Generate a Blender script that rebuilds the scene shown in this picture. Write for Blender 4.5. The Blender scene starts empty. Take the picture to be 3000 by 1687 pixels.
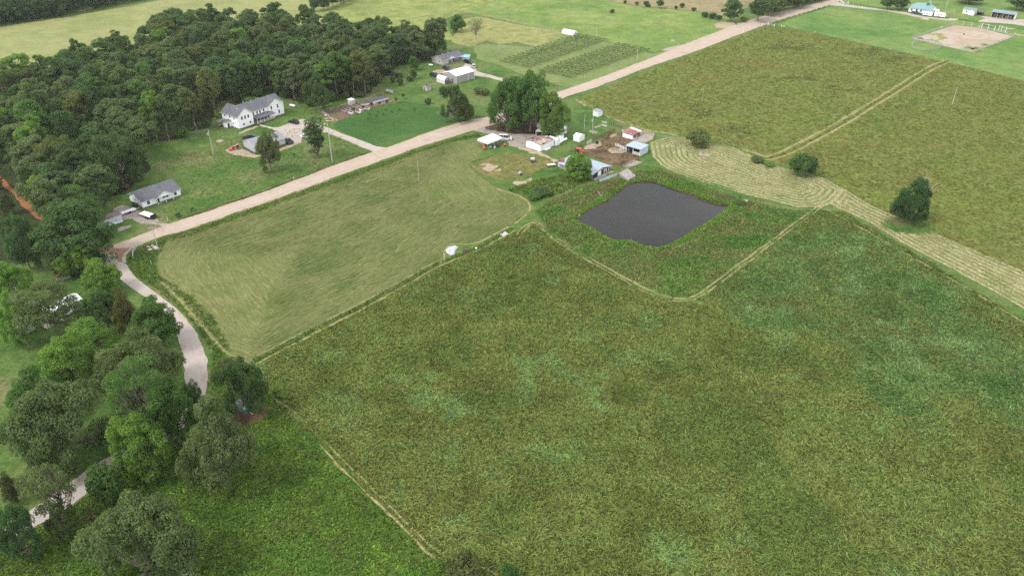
import bpy, math, random
import numpy as np
from mathutils import Vector, Matrix
from mathutils.geometry import delaunay_2d_cdt

# ------------------------------------------------------------------ camera, light, exposure
scene = bpy.context.scene
col = scene.collection
F, PITCH, CAMH = 2300.0, math.radians(31.5), 115.0        # focal length in photo pixels, tilt, flying height
cam_d = bpy.data.cameras.new("camera")
cam = bpy.data.objects.new("camera", cam_d)
col.objects.link(cam)
cam_d.sensor_width = 36.0
cam_d.lens = 36.0 * F / 3000.0
cam_d.clip_start, cam_d.clip_end = 1.0, 9000.0
cam.location = (0, 0, CAMH)
cam.rotation_euler = (math.pi / 2 - PITCH, 0, 0)
scene.camera = cam

SUN_EL, SUN_AZ = math.radians(52), math.radians(-118)       # azimuth clockwise from +Y: sun stands to the left
world = bpy.data.worlds.new("World")
scene.world = world
world.use_nodes = True
wn = world.node_tree
sky = wn.nodes.new("ShaderNodeTexSky")
sky.sky_type = 'NISHITA'
sky.sun_disc = False
sky.sun_elevation = SUN_EL
sky.sun_rotation = SUN_AZ % (2 * math.pi)
sky.air_density, sky.dust_density, sky.ozone_density = 1.0, 2.0, 1.0
def wnode(typ, ins=None, **kw):
    nd = wn.nodes.new(typ)
    for k, v in kw.items(): setattr(nd, k, v)
    for k, v in (ins or {}).items():
        if isinstance(v, bpy.types.NodeSocket): wn.links.new(v, nd.inputs[k])
        else: nd.inputs[k].default_value = v
    return nd
# thin high cloud over the blue: greyer light and a sky that is brighter in places
w_dir = wnode("ShaderNodeTexCoord").outputs["Generated"]
w_n = wnode("ShaderNodeTexNoise", {"Vector": wnode("ShaderNodeMapping", {0: w_dir, 3: (1, 1, 2.2)}).outputs[0], "Scale": 2.3, "Detail": 6, "Roughness": .55, "Distortion": .6}).outputs[0]
w_cl = wnode("ShaderNodeMapRange", {0: w_n, 1: .36, 2: .64, 3: .7, 4: 1.3}).outputs[0]
w_g = wnode("ShaderNodeMath", {0: 5.2, 1: w_cl}, operation='MULTIPLY').outputs[0]
w_grey = wnode("ShaderNodeCombineColor", {0: w_g, 1: w_g, 2: w_g}).outputs[0]
w_mix = wnode("ShaderNodeMix", data_type='RGBA')
w_mix.inputs[0].default_value = .85
wn.links.new(sky.outputs[0], w_mix.inputs[6]); wn.links.new(w_grey, w_mix.inputs[7])
wn.links.new(w_mix.outputs[2], wn.nodes["Background"].inputs[0])
wn.nodes["Background"].inputs[1].default_value = 0.15

sun_d = bpy.data.lights.new("sun", 'SUN')
sun_d.energy, sun_d.angle, sun_d.color = 1.1, math.radians(14), (1.0, 0.975, 0.93)
sun = bpy.data.objects.new("sun", sun_d)
col.objects.link(sun)
sd = Vector((math.sin(SUN_AZ) * math.cos(SUN_EL), math.cos(SUN_AZ) * math.cos(SUN_EL), math.sin(SUN_EL)))
sun.rotation_euler = (-sd).to_track_quat('-Z', 'Y').to_euler()

vs = scene.view_settings
vs.view_transform, vs.look, vs.exposure, vs.gamma = 'Standard', 'None', 1.17, 1.0
vs.use_curve_mapping = False
scene.cycles.use_denoising = False
scene.cycles.use_adaptive_sampling = False
scene.cycles.sample_clamp_indirect = 4.0
scene.cycles.max_bounces = 8
scene.cycles.transparent_max_bounces = 4

# ------------------------------------------------------------------ photo pixel -> ground
cT, sT = math.cos(PITCH), math.sin(PITCH)
def G(px, py, z=0.0):
    u, v = px - 1500.0, 843.5 - py
    t = (CAMH - z) / (F * sT - v * cT)
    return (u * t, (F * cT + v * sT) * t)
def proj(x, y, z):
    dz = z - CAMH
    f = y * cT - dz * sT
    return (1500 + F * x / f, 843.5 - F * (y * sT + dz * cT) / f, f)
K = 3000.0 / 2576.0
def D(x, y): return (x * K, y * K)                         # full-view coordinates
def Gd(x, y): return G(x * K, y * K)
ZR = {1: (600, 240, 6.0375), 2: (300, 480, 8.05), 3: (1380, 330, 8.05), 4: (1600, 330, 6.9),
      5: (1200, 130, 8.05), 6: (930, 250, 8.05), 7: (2600, 0, 6.44), 8: (0, 800, 6.3)}
def Z(r, x, y):
    a, b, k = ZR[r]
    return (a + x / k, b + y / k)
def T(c, r, x, y): return (750 * c + x / 3.4333, 421.75 * r + y / 3.4333)
def GZ(r, x, y): return G(*Z(r, x, y))
def GT(c, r, x, y): return G(*T(c, r, x, y))
def height_at(x, y, py):
    lo, hi = 0.0, 70.0
    for _ in range(40):
        m = (lo + hi) / 2
        if proj(x, y, m)[1] > py: lo = m
        else: hi = m
    return lo
def ang(p, q): return math.atan2(q[1] - p[1], q[0] - p[0])
def dist(p, q): return math.hypot(q[0] - p[0], q[1] - p[1])

# ------------------------------------------------------------------ numpy helpers
def vnoise(x, y, scale, seed):
    x = np.asarray(x) / scale + seed * 17.31; y = np.asarray(y) / scale + seed * 9.17
    xi, yi = np.floor(x), np.floor(y)
    fx, fy = x - xi, y - yi
    fx, fy = fx * fx * (3 - 2 * fx), fy * fy * (3 - 2 * fy)
    def h(i, j):
        v = np.sin(i * 127.1 + j * 311.7 + seed * 74.7) * 43758.5453
        return v - np.floor(v)
    return ((h(xi, yi) * (1 - fx) + h(xi + 1, yi) * fx) * (1 - fy) + (h(xi, yi + 1) * (1 - fx) + h(xi + 1, yi + 1) * fx) * fy)
def fbm(x, y, scale, seed, oct=3):
    s, a, t = 0, 1.0, 0
    for o in range(oct):
        s = s + a * vnoise(x, y, scale / 2 ** o, seed + o * 3); t += a; a *= .55
    return s / t
def inside(poly, x, y):
    r = np.zeros(len(x), bool); n = len(poly)
    for i in range(n):
        x1, y1 = poly[i]; x2, y2 = poly[(i + 1) % n]
        if y1 == y2: continue
        c = ((y1 > y) != (y2 > y)) & (x < (x2 - x1) * (y - y1) / (y2 - y1) + x1)
        r ^= c
    return r
def seg_dist(poly, x, y, closed=True):
    """distance to the outline and direction of the nearest piece"""
    best = np.full(len(x), 1e9); ax = np.zeros(len(x)); ay = np.zeros(len(x)); n = len(poly)
    for i in range(n if closed else n - 1):
        x1, y1 = poly[i]; x2, y2 = poly[(i + 1) % n]
        dx, dy = x2 - x1, y2 - y1
        l2 = dx * dx + dy * dy + 1e-9
        t = np.clip(((x - x1) * dx + (y - y1) * dy) / l2, 0, 1)
        d = np.hypot(x - x1 - t * dx, y - y1 - t * dy)
        m = d < best
        best[m] = d[m]; l = math.sqrt(l2); ax[m] = dx / l; ay[m] = dy / l
    return best, ax, ay
def resample(pts, step, closed):
    out = []; n = len(pts)
    for i in range(n if closed else n - 1):
        p, q = pts[i], pts[(i + 1) % n]
        k = max(1, int(dist(p, q) / step))
        for j in range(k):
            t = j / k
            out.append((p[0] + (q[0] - p[0]) * t, p[1] + (q[1] - p[1]) * t))
    if not closed: out.append(pts[-1])
    return out
def smooth(pts, it=1, closed=False):
    for _ in range(it):
        o = []; n = len(pts)
        for i in range(n if closed else n - 1):
            p, q = pts[i], pts[(i + 1) % n]
            o += [(p[0] * .75 + q[0] * .25, p[1] * .75 + q[1] * .25), (p[0] * .25 + q[0] * .75, p[1] * .25 + q[1] * .75)]
        if not closed: o = [pts[0]] + o + [pts[-1]]
        pts = o
    return pts

# ------------------------------------------------------------------ colours and materials
KEXP = 2.15
def C(r, g, b, k=1.0):
    """albedo of a thing that shows as sRGB r,g,b on level ground in the open"""
    def f(v):
        v /= 255.0
        return min(.85, (v / 12.92 if v < .04045 else ((v + .055) / 1.055) ** 2.4) / KEXP * k)
    return (f(r), f(g), f(b), 1)
class NT:
    def __init__(s, name):
        s.m = bpy.data.materials.new(name); s.m.use_nodes = True
        s.t = s.m.node_tree; s.t.nodes.clear()
        s.out = s.t.nodes.new("ShaderNodeOutputMaterial")
    def n(s, typ, ins=None, **kw):
        nd = s.t.nodes.new(typ)
        for k, v in kw.items(): setattr(nd, k, v)
        for k, v in (ins or {}).items():
            if isinstance(v, bpy.types.NodeSocket): s.t.links.new(v, nd.inputs[k])
            else: nd.inputs[k].default_value = v
        return nd
    def math(s, op, a, b=0.0, c=0.0): return s.n("ShaderNodeMath", {0: a, 1: b, 2: c}, operation=op).outputs[0]
    def noise(s, vec, scale, detail=3, dist=0.0, rough=.55):
        return s.n("ShaderNodeTexNoise", {"Vector": vec, "Scale": scale, "Detail": detail, "Distortion": dist, "Roughness": rough}).outputs[0]
    def ramp(s, fac, stops):
        r = s.n("ShaderNodeValToRGB", {0: fac}); e = r.color_ramp.elements
        while len(e) < len(stops): e.new(.5)
        for i, (p, c) in enumerate(stops): e[i].position = p; e[i].color = c
        return r.outputs[0]
    def mix(s, fac, a, b, typ='MIX'):
        m = s.n("ShaderNodeMix", data_type='RGBA', blend_type=typ)
        for i, v in ((0, fac), (6, a), (7, b)):
            if isinstance(v, bpy.types.NodeSocket): s.t.links.new(v, m.inputs[i])
            else: m.inputs[i].default_value = v
        return m.outputs[2]
    def mapr(s, v, a, b, c, d): return s.n("ShaderNodeMapRange", {0: v, 1: a, 2: b, 3: c, 4: d}).outputs[0]
    def scale(s, colr, f):
        g = s.n("ShaderNodeCombineXYZ", {0: f, 1: f, 2: f}).outputs[0]
        return s.mix(1.0, colr, g, 'MULTIPLY')
    def bsdf(s, colr, rough=.8, spec=.2, metal=0.0, bump=None, bstr=.3, bdist=.1):
        ins = {"Base Color": colr, "Roughness": rough, "Specular IOR Level": spec, "Metallic": metal}
        if bump is not None:
            ins["Normal"] = s.n("ShaderNodeBump", {"Strength": bstr, "Distance": bdist, "Height": bump}).outputs[0]
        b = s.n("ShaderNodeBsdfPrincipled", ins)
        s.t.links.new(b.outputs[0], s.out.inputs[0]); return b
    def pos(s): return s.n("ShaderNodeNewGeometry").outputs["Position"]
    def obj(s): return s.n("ShaderNodeTexCoord").outputs["Object"]
    def attr(s, name): return s.n("ShaderNodeAttribute", attribute_name=name)

def grass_mat(name, cols, patch=30, mid=4, fine=.7, k2=.5, k3=.7, straw=None, period=1.5, sw=.5, wob=.6, bump=.35):
    s = NT(name); p = s.pos()
    n1 = s.noise(p, 1 / patch, 5, .2, .6); n2 = s.noise(p, 1 / mid, 5, .1, .6); n3 = s.noise(p, 1 / fine, 4, .1, .65)
    c = s.ramp(n1, [(.34 + .32 * i / max(1, len(cols) - 1), q) for i, q in enumerate(cols)])
    if straw:
        lane = s.attr("lane").outputs["Fac"]
        ph = s.math('ADD', s.math('MULTIPLY', lane, 2 * math.pi / period), s.math('MULTIPLY', s.math('SUBTRACT', n2, .5), wob * 8))
        w = s.math('ADD', s.math('MULTIPLY', s.math('SINE', ph), .5), .5)
        w = s.math('MULTIPLY', w, s.mapr(s.noise(p, 1 / 7.0, 3), .36, .6, .25, 1.0))
        w = s.math('MULTIPLY', w, s.mapr(n3, .35, .6, .4, 1.1))
        w = s.math('MULTIPLY', w, sw)
        c = s.mix(w, c, straw)
    c = s.scale(c, s.mapr(n2, .3, .7, 1 - k2 * .5, 1 + k2 * .5))
    c = s.scale(c, s.mapr(n3, .3, .7, 1 - k3 * .5, 1 + k3 * .5))
    s.bsdf(c, .9, .1, bump=s.math('ADD', n3, s.math('MULTIPLY', n2, .6)), bstr=bump, bdist=.5)
    return s.m
def soil_mat(name, cols, patch=8, fine=.5, k=.35, bump=.3, rut=None):
    s = NT(name); p = s.pos()
    n1 = s.noise(p, 1 / patch, 6, .5, .62); n3 = s.noise(p, 1 / fine, 4, .3, .7)
    c = s.ramp(n1, [(.32 + .36 * i / max(1, len(cols) - 1), q) for i, q in enumerate(cols)])
    if rut:
        v = s.attr("across").outputs["Fac"]                # metres from the middle of the road
        a = s.math('ABSOLUTE', v)
        t = s.math('SUBTRACT', 1.0, s.math('ABSOLUTE', s.math('MULTIPLY', s.math('SUBTRACT', a, 1.0), 1.6)))
        t = s.math('MULTIPLY', s.math('MAXIMUM', t, 0.0), s.mapr(s.noise(p, .12, 3), .35, .65, .2, 1.0))
        c = s.mix(s.math('MULTIPLY', t, rut[0]), c, rut[1])
    c = s.scale(c, s.mapr(n3, .3, .7, 1 - k * .5, 1 + k * .5))
    s.bsdf(c, .95, .1, bump=n3, bstr=bump, bdist=.15)
    return s.m
def plain(name, c, rough=.6, spec=.3, metal=0.0, var=.12, scale=1.2):
    s = NT(name); p = s.obj()
    n = s.noise(p, scale, 5, .3, .65)
    s.bsdf(s.scale(c, s.mapr(n, .3, .7, 1 - var, 1 + var)), rough, spec, metal, bump=s.noise(p, 14, 2), bstr=.05, bdist=.02)
    return s.m
def siding(name, c, pitch=.22, axis=2, dark=.8, dirt=.12, rough=.55):
    """boards or ribs that repeat along one axis of the building, with streaks of dirt"""
    s = NT(name); p = s.obj()
    x = s.n("ShaderNodeSeparateXYZ", {0: p})
    u = x.outputs[axis] if axis < 3 else s.math('ADD', x.outputs[0], x.outputs[1])
    f = s.math('FRACT', s.math('DIVIDE', u, pitch))
    g = s.mapr(f, .0, .16, dark, 1.0)
    cc = s.scale(c, g)
    cc = s.scale(cc, s.mapr(s.noise(p, .8, 5, .3, .65), .3, .7, 1 - dirt, 1 + dirt * .3))
    s.bsdf(cc, rough, .3, bump=f, bstr=.25, bdist=.02)
    return s.m
def shingle(name, c1, c2):
    s = NT(name); p = s.obj()
    x = s.n("ShaderNodeSeparateXYZ", {0: p})
    row = s.math('FRACT', s.math('DIVIDE', x.outputs[2], .085))
    n = s.noise(p, 2.6, 4, 0, .7); n2 = s.noise(p, .5, 3)
    v = s.n("ShaderNodeTexVoronoi", {"Vector": p, "Scale": 3.2}).outputs["Color"]
    g = s.n("ShaderNodeSeparateColor", {0: v}).outputs[0]
    c = s.mix(s.math('ADD', s.math('MULTIPLY', n, .5), s.math('MULTIPLY', g, .5)), c1, c2)
    c = s.scale(c, s.mapr(n2, .3, .7, .88, 1.1))
    c = s.scale(c, s.mapr(row, 0, .3, .85, 1))
    s.bsdf(c, .85, .2, bump=row, bstr=.3, bdist=.02)
    return s.m
def ribmetal(name, c, axis=0, pitch=.45, rust=None, rustamt=.5, rough=.42):
    s = NT(name); p = s.obj()
    x = s.n("ShaderNodeSeparateXYZ", {0: p})
    f = s.math('FRACT', s.math('DIVIDE', x.outputs[axis], pitch))
    rib = s.mapr(s.math('ABSOLUTE', s.math('SUBTRACT', f, .5)), .38, .5, 0, 1)
    n = s.noise(p, .7, 6, .4, .68)
    cc = s.scale(c, s.mapr(n, .3, .7, .86, 1.06))
    if rust: cc = s.mix(s.mapr(n, rustamt, rustamt + .1, 0, 1), cc, rust)
    cc = s.mix(s.math('MULTIPLY', rib, .22), cc, (c[0] * .5, c[1] * .5, c[2] * .5, 1))
    s.bsdf(cc, rough, .4, .15, bump=rib, bstr=.4, bdist=.04)
    return s.m

# ------------------------------------------------------------------ mesh builder
class MB:
    def __init__(s): s.v, s.f, s.mi = [], [], []
    def face(s, pts, m=0):
        b = len(s.v); s.v += [tuple(p) for p in pts]; s.f.append(tuple(range(b, b + len(pts)))); s.mi.append(m); return s
    def box(s, x0, x1, y0, y1, z0, z1, m=0):
        b = len(s.v)
        s.v += [(x, y, z) for z in (z0, z1) for y in (y0, y1) for x in (x0, x1)]
        for q in ((0, 2, 3, 1), (4, 5, 7, 6), (0, 1, 5, 4), (2, 6, 7, 3), (0, 4, 6, 2), (1, 3, 7, 5)):
            s.f.append(tuple(b + i for i in q)); s.mi.append(m)
        return s
    def prism(s, poly, a0, a1, axis='x', m=0, mend=None):
        """poly: outline in the two other axes (x: (y,z); y: (x,z); z: (x,y))"""
        def p(a, q): return {'x': (a, q[0], q[1]), 'y': (q[0], a, q[1]), 'z': (q[0], q[1], a)}[axis]
        n = len(poly); b = len(s.v)
        s.v += [p(a0, q) for q in poly] + [p(a1, q) for q in poly]
        mend = m if mend is None else mend
        ar = sum(poly[i][0] * poly[(i + 1) % n][1] - poly[(i + 1) % n][0] * poly[i][1] for i in range(n))
        fl = (ar > 0) ^ (axis == 'y') ^ (a1 < a0)
        for i in range(n):
            j = (i + 1) % n; q = (b + i, b + j, b + n + j, b + n + i)
            s.f.append(q if fl else q[::-1]); s.mi.append(m)
        e0, e1 = tuple(range(b, b + n)), tuple(range(b + n, b + 2 * n))
        s.f += [e0[::-1] if fl else e0, e1 if fl else e1[::-1]]; s.mi += [mend, mend]
        return s
    def tube(s, p, q, r0, r1=None, n=6, m=0, cap=True):
        r1 = r0 if r1 is None else r1
        p, q = Vector(p), Vector(q); d = (q - p).normalized()
        a = d.orthogonal().normalized(); c = d.cross(a); b = len(s.v)
        for o, r in ((p, r0), (q, r1)):
            for i in range(n):
                t = 2 * math.pi * i / n; s.v.append(tuple(o + (a * math.cos(t) + c * math.sin(t)) * r))
        for i in range(n):
            j = (i + 1) % n; s.f.append((b + i, b + j, b + n + j, b + n + i)); s.mi.append(m)
        if cap:
            s.f.append(tuple(b + i for i in range(n))[::-1]); s.f.append(tuple(b + n + i for i in range(n))); s.mi += [m, m]
        return s
    def lathe(s, prof, n=24, c=(0, 0), m=0):
        b = len(s.v)
        for r, z in prof:
            for i in range(n):
                t = 2 * math.pi * i / n; s.v.append((c[0] + r * math.cos(t), c[1] + r * math.sin(t), z))
        for k in range(len(prof) - 1):
            for i in range(n):
                j = (i + 1) % n; s.f.append((b + k * n + i, b + k * n + j, b + k * n + n + j, b + k * n + n + i)); s.mi.append(m)
        return s
    def ball(s, c, r, n=10, m=0, sq=(1, 1, 1), seed=0, rough=0.0):
        rr = random.Random(seed); b = len(s.v); k = n // 2
        for i in range(k + 1):
            a = -math.pi / 2 + math.pi * i / k
            for j in range(n):
                t = 2 * math.pi * j / n; w = 1 + rough * (rr.random() - .5) * 2
                s.v.append((c[0] + r * w * sq[0] * math.cos(a) * math.cos(t), c[1] + r * w * sq[1] * math.cos(a) * math.sin(t), c[2] + r * w * sq[2] * math.sin(a)))
        for i in range(k):
            for j in range(n):
                q = (j + 1) % n; s.f.append((b + i * n + j, b + i * n + q, b + i * n + n + q, b + i * n + n + j)); s.mi.append(m)
        return s
    def data(s, name, mats, smooth=False):
        me = bpy.data.meshes.new(name); me.from_pydata(s.v, [], s.f)
        for m in (mats if isinstance(mats, (list, tuple)) else [mats]): me.materials.append(m)
        me.polygons.foreach_set("material_index", s.mi)
        if smooth: me.polygons.foreach_set("use_smooth", [True] * len(s.f))
        me.update(); return me
    def build(s, name, mats, parent=None, smooth=False, label=None):
        return link(name, s.data(name, mats, smooth), parent, label)
def link(name, data, parent=None, label=None):
    o = bpy.data.objects.new(name, data); col.objects.link(o)
    if parent is not None: o.parent = parent
    if label: o["label"] = label
    return o
def tag(o, label=None, cat=None, group=None, kind=None):
    for k, v in (("label", label), ("category", cat), ("group", group), ("kind", kind)):
        if v: o[k] = v
    return o
def thing(name, label, cat, loc=(0, 0), rot=0.0, group=None, z=0.0):
    o = bpy.data.objects.new(name, None); col.objects.link(o)
    o.empty_display_size = .5
    o.location = (loc[0], loc[1], z); o.rotation_euler = (0, 0, rot)
    return tag(o, label, cat, group)
def dup(r, loc, rot, label, group=None, z=0.0, scale=None):
    c = r.copy(); col.objects.link(c); c.location = (loc[0], loc[1], z); c.rotation_euler = (0, 0, rot)
    if scale: c.scale = scale
    c["label"] = label
    if group: c["group"] = group
    for ch in list(r.children):
        k = ch.copy(); col.objects.link(k); k.parent = c
        for g in list(ch.children):
            q = g.copy(); col.objects.link(q); q.parent = k
    return c
def np_mesh(name, verts, quads, mat, point_cols=None, smooth=True, k=4, attr="col", typ='FLOAT_COLOR'):
    me = bpy.data.meshes.new(name)
    nv, nf = len(verts), len(quads)
    me.vertices.add(nv); me.vertices.foreach_set("co", np.ascontiguousarray(verts, np.float32).ravel())
    me.loops.add(nf * k); me.loops.foreach_set("vertex_index", np.ascontiguousarray(quads, np.int32).ravel())
    me.polygons.add(nf); me.polygons.foreach_set("loop_start", np.arange(0, nf * k, k, dtype=np.int32))
    me.update(calc_edges=True)
    if smooth: me.polygons.foreach_set("use_smooth", np.ones(nf, bool))
    if point_cols is not None:
        a = me.attributes.new(attr, typ, 'POINT')
        a.data.foreach_set("color" if typ == 'FLOAT_COLOR' else "value", np.ascontiguousarray(point_cols, np.float32).ravel())
    me.materials.append(mat); me.update()
    return me
# ------------------------------------------------------------------ materials of the land
G1, G2, G3 = C(74, 112, 44), C(96, 130, 58), C(118, 140, 72)
STRAW = C(206, 193, 140)
M = {}
M['lawn'] = grass_mat('lawn_grass', [C(88, 128, 54), C(106, 140, 66), C(122, 146, 78), C(146, 148, 98)], 22, 3.2, .8, .5, .6)
M['pasture'] = grass_mat('pasture_grass', [C(88, 104, 44), C(102, 114, 52), C(110, 114, 56), C(92, 122, 58)], 34, 3.5, .8, .6, .8, bump=.6)
M['olive'] = grass_mat('olive_grass', [C(128, 148, 70), C(142, 154, 76), C(140, 144, 76), C(152, 160, 86)], 38, 5, 1.1, .35, .35)
M['paddock'] = grass_mat('paddock_grass', [C(106, 150, 68), C(132, 166, 84), C(154, 174, 96)], 42, 7, 1.4, .4, .4)
M['midfield'] = grass_mat('mid_pasture_grass', [C(126, 160, 76), C(148, 174, 90), C(168, 182, 102)], 45, 8, 1.5, .45, .45)
M['yellow'] = grass_mat('ripe_hay_grass', [C(172, 178, 112), C(184, 186, 120), C(164, 174, 104)], 60, 9, 1.8, .25, .35)
M['wheat'] = grass_mat('yellow_wheat', [C(166, 174, 100), C(186, 184, 116), C(150, 166, 92)], 14, 4, 1.0, .4, .4)
M['topfield'] = grass_mat('yellowish_grass', [C(158, 172, 94), C(174, 184, 104), C(138, 160, 84)], 28, 7, 1.4, .5, .45)
M['brownfield'] = grass_mat('dry_field', [C(170, 158, 112), C(186, 172, 130), C(146, 142, 90)], 30, 6, 1.5, .3, .3)
M['crop'] = grass_mat('dark_green_crop', [C(72, 114, 54), C(82, 124, 60), C(104, 138, 68)], 30, 3, .8, .25, .4, straw=C(92, 138, 66), period=3.2, sw=.35, wob=.15)
M['meadow'] = grass_mat('weedy_meadow', [C(72, 110, 42), C(90, 122, 48), C(106, 132, 54), C(98, 114, 56)], 16, 2.6, .7, .7, .8, bump=.6)
M['mown'] = grass_mat('mown_hay_field', [C(136, 150, 86), C(150, 162, 96), C(144, 152, 90), C(122, 148, 80)], 30, 4, .9, .25, .3, straw=C(188, 186, 126), period=2.6, sw=.5, wob=.05)
M['strip'] = grass_mat('cut_hay_strip', [C(112, 138, 64), C(130, 148, 78), C(152, 158, 96), C(138, 150, 84)], 10, 2, .6, .4, .5, straw=C(228, 218, 168), period=2.0, sw=1.0, wob=.14)
M['bank'] = grass_mat('lush_bank_grass', [C(78, 122, 50), C(102, 138, 62), C(120, 136, 72), C(134, 138, 86)], 9, 2, .6, .6, .8, bump=.6)
M['rough'] = grass_mat('rough_yard_grass', [C(140, 142, 78), C(168, 156, 100), C(122, 138, 66), C(182, 164, 116)], 7, 2, .6, .4, .5)
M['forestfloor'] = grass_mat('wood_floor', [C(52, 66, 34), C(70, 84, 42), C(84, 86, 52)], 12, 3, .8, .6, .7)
M['straw'] = soil_mat('dry_cut_grass', [C(172, 166, 106), C(200, 188, 134), C(148, 152, 86)], 2.5, .5, .5)
M['road'] = soil_mat('peach_gravel_road', [C(214, 188, 162), C(236, 215, 196), C(226, 203, 180), C(240, 222, 206)], 9, .5, .2, .25, rut=(.7, C(248, 236, 224)))
M['greyroad'] = soil_mat('grey_gravel_road', [C(222, 206, 192), C(236, 222, 212), C(214, 196, 180)], 7, .45, .22, .3, rut=(.5, C(240, 230, 222)))
M['gravel'] = soil_mat('white_gravel', [C(222, 206, 190), C(234, 221, 210), C(212, 192, 172)], 6, .4, .2)
M['greygravel'] = soil_mat('grey_gravel', [C(196, 180, 168), C(212, 200, 190), C(178, 160, 146)], 4, .4, .25)
M['reddirt'] = soil_mat('red_dirt', [C(176, 112, 76), C(200, 138, 98), C(150, 90, 60)], 3.5, .5, .3)
M['vinegrass'] = grass_mat('vineyard_grass', [C(134, 156, 86), C(148, 166, 98), C(158, 170, 108)], 18, 4, 1, .3, .4)
M['brownsoil'] = soil_mat('brown_soil', [C(104, 80, 62), C(134, 108, 84), C(92, 72, 56), C(150, 128, 98)], 5, .5, .45)
M['darksoil'] = soil_mat('trampled_soil', [C(92, 74, 60), C(122, 100, 78), C(160, 134, 102), C(110, 96, 66)], 4, .5, .5)
M['sand'] = soil_mat('peach_sand', [C(212, 188, 158), C(222, 202, 176), C(192, 168, 138)], 4, .5, .25)
M['arena'] = soil_mat('arena_sand', [C(222, 198, 176), C(232, 212, 194), C(212, 190, 160), C(226, 206, 188)], 16, 1.0, .14)
M['concrete'] = soil_mat('stained_concrete', [C(196, 178, 164), C(216, 200, 188), C(176, 154, 138)], 3, .4, .2)

def chain(pts, z): return [(x, y, z) for x, y in pts]
def sheet(name, poly, z, mat, res=4.0, jit=.5, lane=False, seed=1, lanepoly=None, step=2.0):
    """one field or yard as a sheet on the ground; poly in metres"""
    b = resample(poly, step, True)
    r = random.Random(seed)
    b = [(x + r.gauss(0, jit * .35) + jit * 1.6 * (vnoise(x, y, 9, seed) - .5), y + r.gauss(0, jit * .35) + jit * 1.6 * (vnoise(y, x, 9, seed + 5) - .5)) for x, y in b]
    n = len(b)
    xs, ys = [p[0] for p in b], [p[1] for p in b]
    gx, gy = np.meshgrid(np.arange(min(xs), max(xs), res), np.arange(min(ys), max(ys), res))
    gx = gx.ravel(); gy = gy.ravel()
    ok = inside(b, gx, gy)
    gx, gy = gx[ok], gy[ok]
    d, _, _ = seg_dist(b, gx, gy); gx, gy = gx[d > res * .5], gy[d > res * .5]
    pts = [Vector(p) for p in b] + [Vector((a, c)) for a, c in zip(gx, gy)]
    vo, eo, fo, *_ = delaunay_2d_cdt(pts, [(i, (i + 1) % n) for i in range(n)], [], 1, 1e-5)
    me = bpy.data.meshes.new(name)
    me.from_pydata([(v[0], v[1], z) for v in vo], [], [list(f) for f in fo])
    me.materials.append(mat)
    if lane:
        d, _, _ = seg_dist(lanepoly or poly, np.array([v[0] for v in vo]), np.array([v[1] for v in vo]))
        a = me.attributes.new('lane', 'FLOAT', 'POINT'); a.data.foreach_set('value', d.astype(np.float32))
    me.update()
    o = link(name, me); o['kind'] = 'structure'
    return o
def ribbon(name, left, right, z, mat, seed=3, jit=.35, n=None, sm=2):
    """a road between its two edges"""
    def even(pts, k):
        pts = smooth(pts, sm)
        s = [0]
        for p, q in zip(pts, pts[1:]): s.append(s[-1] + dist(p, q))
        t = np.linspace(0, s[-1], k)
        return np.stack([np.interp(t, s, [p[0] for p in pts]), np.interp(t, s, [p[1] for p in pts])], 1)
    tot = sum(dist(p, q) for p, q in zip(left, left[1:]))
    n = n or max(8, int(tot / 1.2))
    L, R = even(left, n), even(right, n)
    rg = np.random.RandomState(seed)
    for E_, s_ in ((L, 1), (R, -1)):
        w = rg.normal(0, jit * .4, n) + jit * 1.5 * (vnoise(E_[:, 0], E_[:, 1], 6, seed) - .5)
        d = (L - R); d /= np.linalg.norm(d, axis=1, keepdims=True) + 1e-9
        E_ += d * (w * s_)[:, None]
    k = 7; V = []; A = []
    for i in range(n):
        wdt = np.linalg.norm(L[i] - R[i])
        for j in range(k):
            t = j / (k - 1); p = L[i] * (1 - t) + R[i] * t
            V.append((p[0], p[1], z + .05 * (1 - (2 * t - 1) ** 2))); A.append((t - .5) * wdt)
    Q = [(i * k + j, i * k + j + 1, (i + 1) * k + j + 1, (i + 1) * k + j) for i in range(n - 1) for j in range(k - 1)]
    o = link(name, np_mesh(name, np.array(V), np.array(Q), mat, np.array(A), attr='across', typ='FLOAT'))
    o['kind'] = 'structure'; return o
PATHS = []
def track(name, pts, w, z, mat, seed=1, jit=.5, gap=0.0):
    if name == 'path': PATHS.append((pts, w))
    p = resample(smooth(pts, 2), .8, False); r = random.Random(seed); V, Q = [], []
    for i, q in enumerate(p):
        a, b = p[max(0, i - 1)], p[min(len(p) - 1, i + 1)]
        l = dist(a, b) + 1e-9; nx, ny = -(b[1] - a[1]) / l, (b[0] - a[0]) / l
        wd = (w * .7 if name == 'path' else w) * (.25 + 1.1 * vnoise(q[0], q[1], 5, seed)) ; o = (vnoise(q[1], q[0], 4, seed + 2) - .5) * jit
        e1, e2 = wd * .5 * (1 + r.uniform(-.5, .5)) + o, -wd * .5 * (1 + r.uniform(-.5, .5)) + o
        V += [(q[0] + nx * e1, q[1] + ny * e1, z), (q[0] + nx * e2, q[1] + ny * e2, z)]
        if i and vnoise(q[0], q[1], 3.3, seed + 9) > gap: Q.append((2 * i - 2, 2 * i - 1, 2 * i + 1, 2 * i))
    o = link(name, np_mesh(name, np.array(V), np.array(Q), mat)); o['kind'] = 'structure'; return o
def PD(*p): return [Gd(x, y) for x, y in p]
def PZ(r, *p): return [GZ(r, x, y) for x, y in p]
def PT(c, r, *p): return [GT(c, r, x, y) for x, y in p]
def PS(*p): return [G(x, y) for x, y in p]

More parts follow.
